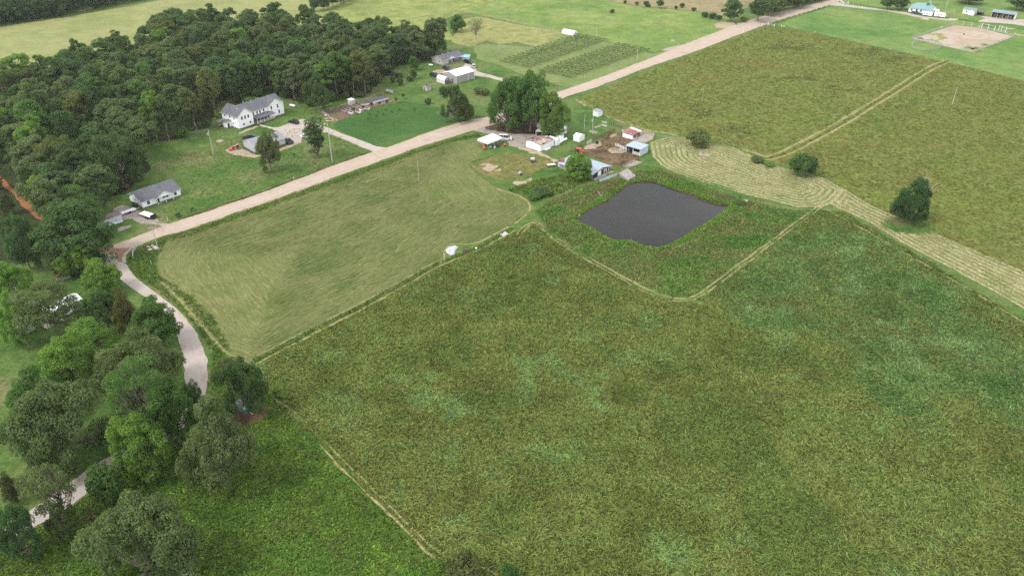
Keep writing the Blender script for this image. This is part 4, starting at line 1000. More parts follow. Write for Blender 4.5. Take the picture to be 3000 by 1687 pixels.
# hedgerow of the far hay field and hedges along the far road
hv, hq, ha = [], [], []; hb = 0
for x, y in fill(PD((-150, 84), (0, 64), (150, 42), (330, 8), (390, -12), (300, -26), (100, -4), (-150, 34)), 7.0, 6, [], lim=110):
    rr = np.random.RandomState(int(x * 7) & 4095); h_ = rr.uniform(11, 17)
    V, Q, v = leaves(envelope(rr, rr.uniform(9, 13), .5, h_, 26, 1.9, 'full', .35), rr, .9, 26)
    V = V + np.array([x, y, 0]); hv.append(V); hq.append(Q + hb); ha.append(v); hb += len(V)
hd = link('hedgerow', np_mesh('hedgerow', np.concatenate(hv), np.concatenate(hq), LEAF, np.concatenate(ha), attr='v', typ='FLOAT', smooth=False)); hd.color = (.5, .68, .66, 1)
tag(hd, 'dark mass of trees beyond the far hay field in the top left corner', 'hedgerow', kind='stuff')
for i, (bx, by, h, w) in enumerate([(792, 30, 9, 9), (815, 26, 11, 11), (838, 20, 11, 11), (858, 12, 10, 10), (878, 4, 10, 10), (845, 5, 10, 11), (900, -8, 9, 9)]):
    plant('far%d' % (i % 3), *Gd(bx, by), w, h, 'dark', 'dark tree of the hedge end behind the wood at the top', group='trees of the hedge end')
for i in range(13):
    t = i / 12; bx, by = 1945 + 150 * t, 46 - 52 * t
    plant('far%d' % (i % 3), Gd(bx, by)[0] + wr.uniform(-2, 2), Gd(bx, by)[1] + 6, wr.uniform(12, 16), wr.uniform(9, 13), wr.choice(('dark', 'olive', 'dark')), 'low dark tree in the hedge on the far side of the road', group='trees of the roadside hedge')
for i, (bx, by, w, h) in enumerate([(1773, 44, 7, 4), (1792, 48, 8, 5), (1808, 51, 7, 4), (1625, 18, 6, 5), (1632, 19, 4, 3), (1572, 10, 4, 3), (1602, 14, 4, 3), (1540, 33, 5, 3), (1700, 24, 4, 3), (1870, 56, 7, 4), (1745, 28, 5, 3), (1715, 20, 6, 4)]):
    plant('bush%d' % (i % 3), *Gd(bx, by), w * .7, h * .75, wr.choice(('dark', 'mid', 'olive')), 'bush on the fence line below the dry field' if i != 7 else 'single dark bush in the far green field', 'bush', 'bushes of the far fence line' if i != 7 else None)
for i, (bx, by, w, h, ti, lb) in enumerate([(989, 208, 3.2, 3, 'dark', 'small dark bush on the lawn nearest the wood'), (1007, 215, 3.6, 4, 'dark', 'taller dark bush on the lawn left of the tan shed'), (1030, 205, 3.4, 2.4, 'dark', 'low dark bush on the lawn below the young trees'), (1004, 195, 4.5, 2, 'mid', 'wide low bush right of the black trampoline'),
        (1077, 262, 3.6, 2.6, 'dark', 'dark bush above the crop field on the lawn'), (1206, 236, 6, 3, 'pale', 'white flowering bush left of the big farmyard trees'), (1220, 240, 5, 3.2, 'pale', 'white flowering bush touching the big farmyard trees'),
        (1470, 447, 6, 3, 'mid', 'low bush at the foot of the ball shaped tree'), (1365, 490, 8, 2.2, 'mid', 'wide green weed clump below the sand heap'), (1345, 500, 6, 2, 'green', 'green weed clump at the corner of the mown field'),
        (1906, 408, 6, 2, 'grey', 'grey weed clump left of the bush pair'), (1935, 418, 5, 1.6, 'lime', 'yellow green weed clump left of the bush pair'), (1862, 518, 4, 1.8, 'green', 'weed clump at the right corner of the pond'), (700, 985, 3, 1.6, 'lime', 'bright broad leaved weed at the pasture corner'), (712, 1000, 2.6, 1.4, 'lime', 'bright weed beside the wheel ruts at the pasture corner'),
        (640, 985, 5, 2.6, 'green', 'green bush right of the dark thicket'), (570, 925, 4, 2.2, 'olive', 'olive bush at the tip of the mown field')]):
    plant('bush%d' % (i % 3), *Gd(bx, by), w, h, ti, lb, 'bush')
for i, (r, bx, by, h, ti, lb) in enumerate([(6, 1855, 430, 3.6, 'green', 'upright sapling at the top corner of the crop field'), (6, 2020, 330, 3.4, 'green', 'sapling beside the log pile above the crop field'), (6, 1650, 478, 3.2, 'olive', 'sapling at the right end of the garden plot'), (6, 1465, 500, 2.8, 'grey', 'small grey sapling in the right part of the garden'),
        (6, 1285, 540, 3.2, 'dark', 'dark sapling in the middle of the garden'), (6, 1090, 600, 3.0, 'dark', 'dark sapling among the white tubs'), (6, 855, 660, 3.4, 'green', 'sapling at the front of the white tubs')]):
    x, y = GZ(r, bx, by); plant('sapling', x, y, 2.1, h * .85, ti, lb, name='sapling')
for i, (bx, by) in enumerate([(1210, 690), (1390, 745), (1240, 715), (1560, 715), (1420, 655), (1750, 650), (1610, 600), (1940, 590), (2290, 595), (1280, 610), (1200, 815), (940, 700)]):
    x, y = GZ(6, bx, by); plant('sapling', x, y, 1.0, .9, 'dark', 'tiny dark shrub in the row along the crop field', 'shrub', 'tiny shrubs in the crop field', 'shrub')
for i, (r, bx, by, lb) in enumerate([(2, 2130, 1110, 'small shrub in the ranch lawn farther from the road'), (2, 1800, 1230, 'small shrub in the ranch lawn near the road'), (2, 1770, 1265, 'smallest shrub in the ranch lawn at the road'), (1, 1580, 1320, 'small dark shrub on the lawn right of the olive tree')]):
    x, y = GZ(r, bx, by); plant('sapling', x, y, 1.6, 1.2, 'dark', lb, 'shrub', name='shrub')
# ------------------------------------------------------------------ buildings
WHITE = (.84, .84, .84, 1)
B = {}
B['white'] = siding('white_siding', (.93, .945, .96, 1), .2, 2, .95, .03)
B['whitemetal'] = siding('white_metal_wall', (.84, .84, .85, 1), .3, 3, .93, .06)
B['tan'] = siding('tan_siding', (.46, .42, .40, 1), .2, 2, .86, .06)
B['tanmetal'] = siding('tan_metal_wall', (.33, .305, .295, 1), .3, 3, .88, .06)
B['greymetal'] = siding('pale_grey_metal_wall', (.48, .48, .49, 1), .3, 3, .9, .06)
B['bluewhite'] = siding('pale_blue_siding', (.52, .57, .64, 1), .2, 2, .88, .1)
B['oldwood'] = siding('weathered_boards', (.30, .27, .25, 1), .25, 3, .6, .3, .9)
B['trim'] = plain('white_trim', WHITE, .5, .3, var=.04)
B['shingle'] = shingle('grey_shingles', (.075, .079, .092, 1), (.165, .166, .185, 1))
B['brownshingle'] = shingle('brown_shingles', (.13, .105, .10, 1), (.2, .165, .155, 1))
B['roofwhite'] = ribmetal('white_metal_roof', (.82, .82, .82, 1), 0, .5)
B['roofgrey'] = ribmetal('grey_metal_roof', (.25, .255, .28, 1), 0, .5)
B['roofgalv'] = ribmetal('galvanised_roof', (.34, .40, .46, 1), 1, .6, (.3, .33, .36, 1), .6)
B['roofgalv2'] = ribmetal('galvanised_roof_lengthwise', (.34, .40, .46, 1), 0, .6, (.3, .33, .36, 1), .6)
B['roofrust'] = ribmetal('red_rusty_roof', (.24, .06, .05, 1), 0, .4, (.36, .2, .16, 1), .5)
B['roofmix'] = ribmetal('rusty_striped_roof', (.22, .06, .05, 1), 0, .4, (.42, .40, .395, 1), .47)
B['teal'] = ribmetal('teal_metal_roof', (.2, .34, .34, 1), 0, .5)
B['tealgrey'] = ribmetal('grey_teal_roof', (.17, .25, .265, 1), 0, .5)
B['dark'] = plain('dark_inside', (.03, .03, .032, 1), .9, .1)  # near black standing in for unlit interiors; dark doors use it too
B['darkwall'] = plain('dark_grey_wall', (.12, .12, .125, 1), .8, .1)
B['skirt'] = plain('grey_foundation', (.26, .25, .245, 1), .9, .1)
B['wood'] = plain('weathered_wood', (.36, .29, .23, 1), .9, .1, var=.3)
B['palewood'] = plain('pale_wood', (.50, .45, .38, 1), .85, .1, var=.2)
B['grey'] = plain('grey_metal', (.36, .37, .38, 1), .5, .4, .3)
B['steel'] = plain('galvanised_steel', (.52, .54, .55, 1), .45, .5, .4)
B['red'] = plain('red_paint', (.45, .05, .04, 1), .45, .4)
B['orange'] = plain('orange_paint', (.6, .14, .07, 1), .6, .3, var=.3)
B['black'] = plain('black_plastic', (.02, .021, .024, 1), .5, .3)
s = NT('window_glass'); s.bsdf((.025, .028, .032, 1), .12, .5); B['glass'] = s.m
s = NT('pool_water'); s.bsdf(s.ramp(s.noise(s.obj(), .9, 3), [(.3, (.06, .42, .62, 1)), (.7, (.1, .52, .72, 1))]), .1, .5); B['pool'] = s.m

def window(par, face, at, u, z, w, h, name='window', mull=True, fr='trim', th=.09):
    """face 'y': looks along -y at y=at; 'x': looks along -x at x=at; 'X': looks along +x"""
    def bx(m, a0, a1, z0, z1, o0, o1):
        if face == 'y': m.box(a0, a1, at - o1, at - o0, z0, z1)
        elif face == 'x': m.box(at - o1, at - o0, a0, a1, z0, z1)
        else: m.box(at + o0, at + o1, a0, a1, z0, z1)
        return m
    m = MB()
    bx(m, u - th, u, z - th, z + h + th, .0, .06); bx(m, u + w, u + w + th, z - th, z + h + th, .0, .06)
    bx(m, u, u + w, z + h, z + h + th, .0, .06); bx(m, u, u + w, z - th, z, .0, .07)
    if mull: bx(m, u, u + w, z + h * .5 - .025, z + h * .5 + .025, .025, .05)
    f = m.build(name, B[fr], par)
    bx(MB(), u, u + w, z, z + h, .0, .02).build('pane', B['glass'], f)
    return f
def door(par, face, at, u, w=.95, h=2.05, mat='trim', z=.12):
    m = MB()
    if face == 'y': m.box(u, u + w, at - .06, at, z, z + h)
    elif face == 'x': m.box(at - .06, at, u, u + w, z, z + h)
    d = m.build('door', B[mat], par)
    k = MB()
    if face == 'y': k.box(u + w - .16, u + w - .08, at - .12, at - .06, z + .95, z + 1.05)
    else: k.box(at - .12, at - .06, u + .08, u + .16, z + .95, z + 1.05)
    k.build('handle', B['grey'], d); return d
def wallbox(par, x0, x1, y0, y1, he, hr, ridge, mat, skirt=.25, name='wall'):
    m = MB()
    if ridge == 'x': m.prism([(y0, skirt), (y1, skirt), (y1, he), ((y0 + y1) / 2, hr), (y0, he)], x0, x1, 'x')
    elif ridge == 'y': m.prism([(x0, skirt), (x1, skirt), (x1, he), ((x0 + x1) / 2, hr), (x0, he)], y0, y1, 'y')
    else: m.box(x0, x1, y0, y1, skirt, he)
    w = m.build(name, B[mat], par)
    if skirt > .02: MB().box(x0 + .03, x1 - .03, y0 + .03, y1 - .03, -.1, skirt).build('foundation', B['skirt'], par)
    return w
def roof(par, x0, x1, y0, y1, he, hr, ridge, mat, o=.4, og=.35, t=.14, name='roof', trim='trim', half=None):
    """chevron roof; half='far'/'near' keeps the end at the near or far side flush"""
    m = MB()
    a0, a1 = (y0, y1) if ridge == 'x' else (x0, x1)
    c = (a0 + a1) / 2; sl = (hr - he) / (c - a0); z0 = he - sl * o + .01
    pr = [(a0 - o, z0), (c, hr + .01), (a1 + o, z0), (a1 + o, z0 + t), (c, hr + t + .02), (a0 - o, z0 + t)]
    b0, b1 = (x0 - og, x1 + og) if ridge == 'x' else (y0 - og, y1 + og)
    if half == 'far': b1 = (x1 if ridge == 'x' else y1)
    m.prism(pr, b0, b1, 'x' if ridge == 'x' else 'y', 0, 1)
    m.mi[2] = 1; m.mi[5] = 1                                # eave edges are white fascia
    r = m.build(name, [B[mat], B[trim]], par)
    return r
def shedroof(par, x0, x1, y0, y1, z0, z1, mat, along='y', t=.1, name='roof', trim='trim'):
    """single slope rising from z0 to z1 along x or y"""
    m = MB()
    if along == 'y': m.prism([(y0, z0), (y1, z1), (y1, z1 + t), (y0, z0 + t)], x0, x1, 'x', 0, 1)
    else: m.prism([(x0, z0), (x1, z1), (x1, z1 + t), (x0, z0 + t)], y0, y1, 'y', 0, 1)
    return m.build(name, [B[mat], B[trim]], par)
def site(a, b): return a, ang(a, b)

# --- two storey white house
a = GZ(1, 620, 840); b = GZ(1, 1425, 565); R0 = ang(a, b)
h = thing('house', 'long white two storey house with grey gabled roof and covered porch', 'house', a, R0)
LL = dist(a, b)
wallbox(h, 3.75, LL - .02, 1.0, 10.2, 5.3, 7.95, 'x', 'white'); roof(h, 3.75, LL - .02, 1.0, 10.2, 5.3, 7.95, 'x', 'shingle', .45, .35)
wallbox(h, 0, 7.5, 0, 10.8, 5.32, 8.0, 'y', 'white'); roof(h, 0, 7.5, 0, 10.8, 5.32, 8.0, 'y', 'shingle', .45, .4)
wallbox(h, LL - 8.0, LL, .45, 5.0, 5.31, 7.7, 'y', 'white'); roof(h, LL - 8.0, LL, .45, 5.4, 5.31, 7.72, 'y', 'shingle', .4, .4, half='far')
for u, z in ((1.5, 3.6), (3.1, 3.6), (4.75, 3.6)): window(h, 'y', 0, u, z, .85, 1.35)
for u, z in ((2.0, 1.1), (5.3, 1.1)): window(h, 'y', 0, u, z, .85, .85, mull=False)
for u in (8.1, 10.1, 11.6, 13.6): window(h, 'y', 1.0, u, 3.5, .75, 1.5)
for u in (17.2, 20.6): window(h, 'y', .45, u, 3.6, .8, 1.5)
window(h, 'y', .45, 21.0, 1.0, .8, 1.5)
for u, z in ((2.2, 3.8), (5.2, 3.8), (8.4, 3.8)): window(h, 'x', 0, u, z, .8, 1.2)
for u, z in ((3.4, 1.5), (7.2, 1.9)): window(h, 'x', 0, u, z, .6, .7, mull=False)
p = MB(); p.box(8.0, 17.2, -1.6, .98, .15, .45).build('porch_floor', B['wood'], h)
shedroof(h, 7.8, 17.4, -2.0, .97, 2.45, 3.25, 'shingle', name='porch_roof')
for u in (8.1, 9.9, 11.7, 13.5, 15.3, 17.0): MB().box(u, u + .14, -1.5, -1.36, .45, 2.55).build('porch_post', B['trim'], h)
m = MB()
for u in np.arange(8.3, 17.0, .3): m.box(u, u + .05, -1.46, -1.41, .5, 1.2)
m.box(8.1, 17.1, -1.48, -1.39, 1.2, 1.28).build('porch_railing', B['trim'], h)
MB().box(8.2, 17.0, .9, .985, .5, 2.5).build('painted_porch_shade', B['darkwall'], h)  # dark panel over the white wall imitates the shade under the porch roof
for u in (9.2, 13.0, 15.5): door(h, 'y', .9, u, 1.0, 2.0, 'dark', .5)
g_ = wallbox(h, -2.6, -.02, 5.2, 7.2, 2.4, 2.4, 'f', 'white', name='entry_annex'); shedroof(h, -2.75, -.02, 5.0, 7.4, 2.42, 2.95, 'brownshingle', 'x', name='annex_roof')
door(h, 'y', 5.2, -1.9, .8, 1.9, 'dark')
for u, q in ((2.5, 3.0), (9.0, 7.4), (12.2, 6.4), (15.0, 6.4), (16.0, 6.4)):
    zz = 7.0 if q < 5 else 7.3
    MB().tube((u, q, zz - .9), (u, q, zz + .9), .09, n=6).build('vent_pipe', B['trim'], h)
shedroof(h, -3.6, -.05, 8.6, 10.6, 2.3, 2.7, 'roofgrey', 'x', name='back_porch_roof')
m = MB(); [m.box(x, x + .1, y, y + .1, 0, 2.35) for x, y in ((-3.5, 8.7), (-3.5, 10.4))]; m.build('back_porch_post', B['wood'], h)
MB().box(-3.2, -.05, 8.8, 10.4, .6, .75).build('back_porch_floor', B['wood'], h)

# --- ranch house
a = GZ(2, 970, 1050); b = GZ(2, 1850, 745); RR = ang(a, b); LL = dist(a, b)
h = thing('house', 'single storey white ranch house with grey roof and front gable, by the road', 'house', a, RR)
wallbox(h, 0, LL, 0, 9.0, 2.45, 4.75, 'x', 'white'); roof(h, 0, LL, 0, 9.0, 2.45, 4.75, 'x', 'shingle', .5, .5)
cx0, cx1 = 4.4, 10.4
m = MB().prism([(cx0, 2.42), (cx1, 2.42), ((cx0 + cx1) / 2, 3.95)], -1.5, -1.38, 'y').build('front_gable', B['white'], h)
roof(h, cx0, cx1, -1.5, 4.3, 2.42, 4.05, 'y', 'shingle', .35, .3, half='far', name='porch_roof')
for u in (4.55, 7.5, 10.2): MB().box(u, u + .14, -1.45, -1.31, .05, 2.4).build('porch_post', B['trim'], h)
MB().box(4.9, 6.6, -1.1, -.02, .02, .3).build('step', B['skirt'], h)
window(h, 'y', 0, 1.6, .75, .95, 1.35); window(h, 'y', 0, 11.3, .75, 1.0, 1.35); window(h, 'y', 0, 7.3, 1.15, 1.9, .85, mull=False)
door(h, 'y', 0, 4.95, .95, 2.0, 'dark', .3)
door(h, 'x', 0, 6.3, .9, 2.0, 'trim'); window(h, 'x', 0, 4.8, 1.0, .6, .9)
m = MB(); m.box(-.12, 0.0, -.12, 0.0, .2, 2.4).box(LL, LL + .12, -.12, 0, .2, 2.4).build('downpipe', B['trim'], h)

# --- grey workshop
a = GZ(1, 890, 1280); b = GZ(1, 1435, 1125); LL = dist(a, b)
h = thing('workshop', 'pale grey metal workshop with dark base band behind the olive tree', 'workshop', a, ang(a, b))
MB().box(0, LL, 0, 8.9, -.1, .75).build('base_band', B['darkwall'], h)
wallbox(h, .02, LL - .02, .02, 8.88, 3.0, 4.7, 'x', 'greymetal', .75 - .74); roof(h, 0, LL, 0, 8.9, 3.02, 4.75, 'x', 'roofgrey', .25, .2)
MB().box(LL - .01, LL + .05, 2.5, 6.2, .1, 2.7).build('roller_door', B['whitemetal'], h)
window(h, 'y', .02, 5.4, 1.3, 1.0, .8)

# --- pool house
a = GZ(5, 785, 505); h = thing('house', 'tan single storey house with grey roof and corner porch beside the blue pool', 'house', a, math.radians(46))
wallbox(h, 0, 4.0, 0, 8.6, 2.6, 4.1, 'x', 'tan', name='wall'); wallbox(h, 4.0, 14.5, 2.6, 8.6, 2.58, 3.0, 'f', 'tan', name='wall')
roof(h, 0, 14.6, 0, 8.6, 2.6, 4.15, 'x', 'shingle', .4, .4)
for u in (6.5, 14.3): MB().box(u, u + .2, .05, .25, .1, 2.6).build('porch_post', B['trim'], h)
MB().box(4.0, 14.6, 0, 2.58, .02, .15).build('porch_floor', B['skirt'], h)
MB().prism([(3.6, 2.62), (8.4, 2.62), (6.0, 3.75)], -.6, -.5, 'y').build('front_gable', B['trim'], h)
roof(h, 3.6, 8.4, -.6, 3.5, 2.62, 3.85, 'y', 'shingle', .3, .15, half='far', name='porch_roof')
window(h, 'x', 0, 5.4, 1.2, .9, .9); window(h, 'x', 0, 2.2, 1.2, .8, .9); window(h, 'y', 2.6, 11.0, 1.0, 1.4, 1.2); door(h, 'y', 2.6, 9.3, .95, 2.0, 'dark')
for u in (5.0, 9.0): MB().tube((u, 5.6, 3.6), (u, 5.6, 4.4), .09).build('vent_pipe', B['trim'], h)
# round pool
a = GZ(5, 1298, 330); t = thing('pool', 'round above ground swimming pool with bright blue water', 'pool', a)
MB().lathe([(2.95, 0), (2.95, 1.22), (3.05, 1.25), (3.05, 1.3), (2.75, 1.3), (2.75, 1.0)], 36).build('pool_wall', B['bluewhite'], t)
MB().lathe([(0, 1.05), (2.76, 1.05)], 36).build('pool_water', B['pool'], t)
m = MB(); [m.box(2.9, 2.98, y, y + .06, 0, 2.1) for y in (-.3, .3)]; m.build('ladder', B['trim'], t)
# tan metal building and its quonset shed
a = GZ(5, 1100, 940); h = thing('metal_building', 'large tan metal building with bright white roof', 'metal building', a, math.radians(46))
wallbox(h, 0, 12.2, 0, 9.2, 3.7, 4.9, 'x', 'tanmetal', .01); roof(h, 0, 12.2, 0, 9.2, 3.7, 4.95, 'x', 'roofwhite', .15, .12)
m = MB(); [m.box(u, u + .16, -.05, -.001, .02, 3.7) for u in (0, 12.04, 8.0)]; m.build('corner_trim', B['trim'], h)
door(h, 'x', 0, 2.2, 1.0, 2.1, 'darkwall', .02)
a = GZ(5, 830, 950); h = thing('quonset_shed', 'white round roofed shed beside the tan metal building', 'shed', a, math.radians(44))
arc = [(0, 0)] + [(1.6 - 1.6 * math.cos(t), 1.7 + 1.45 * math.sin(t)) for t in np.linspace(0, math.pi, 13)] + [(3.2, 0)]
MB().prism(arc, 0, 6.2, 'y', 0, 1).build('shell', [B['roofwhite'], B['tanmetal']], h)
m = MB().prism([(.25, .02), (2.95, .02), (2.95, 1.7), (.25, 1.7)], -.05, 0, 'y').build('door', B['darkwall'], h)
# tan playhouse shed
a = GZ(5, 415, 1110); h = thing('shed', 'tiny tan shed standing alone on the lawn', 'shed', a, math.radians(46))
wallbox(h, 0, 2.4, 0, 2.9, 1.75, 2.4, 'x', 'tan', .02); roof(h, 0, 2.4, 0, 2.9, 1.75, 2.45, 'x', 'brownshingle', .12, .1, .07, trim='tan'); MB().box(1.0, 1.35, 1.25, 1.6, 2.3, 2.85).build('chimney', B['dark'], h)
door(h, 'x', 0, 1.6, .7, 1.3, 'darkwall', .02)
# garden shed
a = GZ(6, 795, 478); h = thing('shed', 'small white shed with flat roof inside the garden fence', 'shed', a, math.radians(48))
wallbox(h, 0, 2.4, 0, 2.3, 2.1, 2.1, 'f', 'tan', .02); shedroof(h, -.15, 2.55, -.15, 2.6, 2.12, 2.3, 'roofwhite', 'y')
MB().box(.02, .12, -.03, 0, .02, 2.1).build('corner_trim', B['trim'], h); door(h, 'x', 0, .8, .8, 1.9, 'trim', .02)
# white shed, well house
a = GZ(4, 665, 602); h = thing('shed', 'white gabled shed on the farmyard grass', 'shed', a, math.radians(50))
wallbox(h, 0, 3.8, 0, 2.9, 2.1, 2.7, 'y', 'whitemetal', .02); roof(h, 0, 3.8, 0, 2.9, 2.1, 2.75, 'y', 'roofwhite', .1, .1, .06)
a = GZ(4, 1050, 94); h = thing('shed', 'small white shed with grey roof at the edge of the olive field', 'shed', a, math.radians(48))
wallbox(h, 0, 3.0, 0, 2.9, 2.15, 2.15, 'f', 'whitemetal', .02); shedroof(h, -.12, 3.12, -.12, 3.02, 2.17, 2.45, 'roofgrey', 'y', .08)

# --- white garage with the rusty roof
a = GZ(3, 1635, 925); b = GZ(3, 1935, 780); LL = dist(a, b) + .3
h = thing('garage', 'white garage with low rusty red and bare striped roof', 'garage', a, math.radians(49))
wallbox(h, 0, LL, 0, 7.3, 2.5, 2.5, 'f', 'whitemetal', .02)
MB().prism([(-.1, 2.52), (3.65, 3.15), (7.4, 2.52), (7.4, 2.6), (3.65, 3.25), (-.1, 2.6)], -.06, LL + .06, 'x', 0, 1).build('roof', [B['roofmix'], B['trim']], h)
MB().prism([(0, 2.505), (7.3, 2.505), (3.65, 3.12)], -.02, .1, 'x').build('gable_end', B['whitemetal'], h)
m = MB()
for k in range(6): m.box(1.0 + .9 * k, 1.5 + .9 * k, .4, 3.4, 3.0 - .01 * k, 3.03)
pm = MB()
for k in range(7): pm.prism([(.3 + .4 * (k % 3), 2.66 + .068 * (k % 3)), (2.9, 3.1), (2.9, 3.15), (.3 + .4 * (k % 3), 2.71 + .068 * (k % 3))], .8 + .85 * k, 1.25 + .85 * k, 'x')
pm.build('bare_batten', B['palewood'], h)
MB().box(-.06, 0, 2.0, 5.3, .05, 2.2).build('garage_door', B['trim'], h)
MB().box(2.2, 5.5, -.9, -.1, .02, .2).build('step', B['trim'], h)
# lean-to shed behind the garage, small white trailer like shed
a = GZ(3, 2010, 790); h = thing('shed', 'white shed with sloped roof joined behind the rusty roofed garage', 'shed', a, math.radians(49))
wallbox(h, 0, 2.4, 0, 4.2, 2.3, 2.8, 'y', 'whitemetal', .02); roof(h, 0, 2.4, 0, 4.2, 2.3, 2.85, 'y', 'roofwhite', .1, .1, .06)
window(h, 'x', 0, .7, 1.0, .7, .8)
a = GZ(3, 2110, 700); h = thing('shed', 'small white shed with dark roof right of the farm sheds', 'shed', a, math.radians(49))
wallbox(h, 0, 2.1, 0, 2.6, 2.6, 2.6, 'f', 'whitemetal', .02); shedroof(h, -.05, 2.15, -.05, 2.7, 2.62, 2.8, 'roofgrey', 'y', .06)
a = GZ(3, 2130, 540); h = thing('house', 'white farmhouse under the big trees with dark roof and row of windows', 'house', a, math.radians(49))
wallbox(h, 0, 3.6, 0, 13, 2.6, 3.9, 'y', 'white', .3); roof(h, 0, 3.6, 0, 13, 2.6, 3.95, 'y', 'shingle', .3, .3)
for u in (.35, 1.15, 1.95, 2.75): window(h, 'y', 0, u, .9, .55, 1.2)
a = GZ(3, 1520, 570); h = thing('carport', 'white flat roofed lean to behind the rusty roofed garage', 'carport', a, math.radians(-22))
shedroof(h, 0, 6.4, 0, 2.6, 2.3, 2.5, 'roofwhite', 'y', .12)
m = [MB().box(x, x + .12, y, y + .12, 0, 2.35).build('post', B['trim'], h) for x, y in ((.1, .1), (6.2, .1), (.1, 2.3), (6.2, 2.3))]
MB().box(.3, 6.2, 1.8, 1.9, 0, 2.3).build('back_wall', B['dark'], h)
# carport with the van
a = GZ(3, 385, 870); RC = math.radians(47)
h = thing('carport', 'open carport with bright white metal roof and stored farm gear', 'carport', a, RC)
shedroof(h, -.3, 8.4, -.3, 5.2, 2.55, 2.9, 'roofwhite', 'y', .14)
MB().box(-.3, 8.4, -.34, -.3, 2.1, 2.62).build('fascia', B['trim'], h); MB().box(-.34, -.3, -.3, 5.2, 2.3, 2.75).build('side_fascia', B['trim'], h)
for x in (0, 2.0, 4.0, 6.0, 8.0):
    for y in (0, 4.8): MB().box(x, x + .1, y, y + .1, 0, 2.6 + .06 * y).build('post', B['steel'], h)
for z in (.7, 1.3): MB().box(2.0, 8.0, .02, .08, z, z + .07).build('rail', B['steel'], h)
# --- long barn with galvanised roof
a = GZ(4, 935, 1360); RB = math.radians(47)
h = thing('barn', 'long low barn with pale blue galvanised roof and dark open end wall', 'barn', a, RB)
wallbox(h, 0, 10.8, .3, 15.5, 2.0, 3.1, 'y', 'oldwood', .02)
roof(h, 0, 10.8, 0, 15.5, 2.0, 3.2, 'y', 'roofgalv', .4, .3, .08, trim='steel')
m = MB().box(.4, 3.2, .2, .3, .1, 1.9).box(5.6, 10.4, .2, .3, .3, 1.9).build('painted_dark_opening', B['dark'], h)  # dark panels on the closed wall stand in for the barn's shaded inside
MB().box(3.3, 5.2, .1, .22, .15, 2.0).build('door', B['trim'], h)
for u in (6.8, 8.2, 9.4): MB().box(u, u + .5, .1, .22, .3, 2.0).build('post_panel', B['palewood'], h)
window(h, 'y', .2, 7.5, 1.0, .5, .6)
MB().box(-.2, 10.8, -1.6, .0, .02, .35).build('plinth', B['skirt'], h)
# sheet metal wall beside the ramp
a = GZ(4, 1080, 1425); b = GZ(4, 1440, 1300); h = thing('metal_fence', 'pale sheet metal wall standing in front of the barn end', 'fence', a, ang(a, b))
LL = dist(a, b); MB().box(0, LL, -.03, .03, .05, 1.5).build('sheet', B['bluewhite'], h)
for k in range(4): MB().box(LL * k / 3 - .06, LL * k / 3 + .06, .03, .14, 0, 1.6).build('post', B['wood'], h)
# annex with red roof at the barn's left end
a = GZ(4, 240, 1095); h = thing('shed', 'narrow white shed with rounded red roof left of the ball shaped tree', 'shed', a, math.radians(-32))
wallbox(h, 0, 2.6, 0, 3.4, 2.2, 2.2, 'f', 'bluewhite', .02)
MB().prism([(-.1, 2.2), (.3, 2.62), (1.3, 2.85), (2.3, 2.62), (2.7, 2.2)], -.12, 3.5, 'y').build('roof', B['roofrust'], h)
window(h, 'y', 0, 1.0, 1.0, .55, .6); MB().box(-.06, -.001, .1, 3.3, .02, 2.2).build('side_panel', B['trim'], h)
# corral sheds
a = GZ(4, 1735, 548); h = thing('shed', 'white corral shed with red rusty roof', 'shed', a, math.radians(50))
wallbox(h, 0, 6.6, 0, 4.6, 1.75, 1.75, 'f', 'whitemetal', .02); shedroof(h, -.15, 5.4, -.3, 4.9, 1.78, 2.3, 'roofrust', 'y', .08, trim='roofrust'); shedroof(h, 5.45, 6.8, -.3, 4.9, 1.8, 2.32, 'roofwhite', 'y', .08, name='white_roof_strip')
MB().box(.8, 6.2, -.05, -.001, .1, 1.6).build('painted_dark_opening', B['darkwall'], h)  # its opening is a dark panel imitating the shaded inside
a = GZ(4, 1900, 888); h = thing('shed', 'open fronted shed with pale blue metal roof at the corral corner', 'shed', a, math.radians(51))
LX, LY = 5.6, 6.6
MB().box(0, LX, 0, .08, 0, 2.75).build('side_wall', B['bluewhite'], h)
MB().box(LX - .08, LX, .09, LY, 0, 2.7).build('back_wall', B['bluewhite'], h); MB().box(0.1, LX - .09, LY - .08, LY, 0, 2.7).build('side_wall', B['grey'], h)
shedroof(h, -.3, LX + .2, -.2, LY + .2, 2.8, 2.95, 'roofgalv2', 'x', .1, trim='steel')
for y in (.2, 3.3, LY - .3): MB().box(0, .14, y, y + .14, 0, 2.8).build('post', B['trim'], h)
m = MB(); [m.box(-.05, 0, .2, 3.3, z, z + .16) for z in (.35, .8, 1.2)]; [m.box(-.07, -.05, y, y + .12, .2, 1.4) for y in (.4, 1.4, 2.4, 3.2)]; m.build('gate', B['trim'], h)
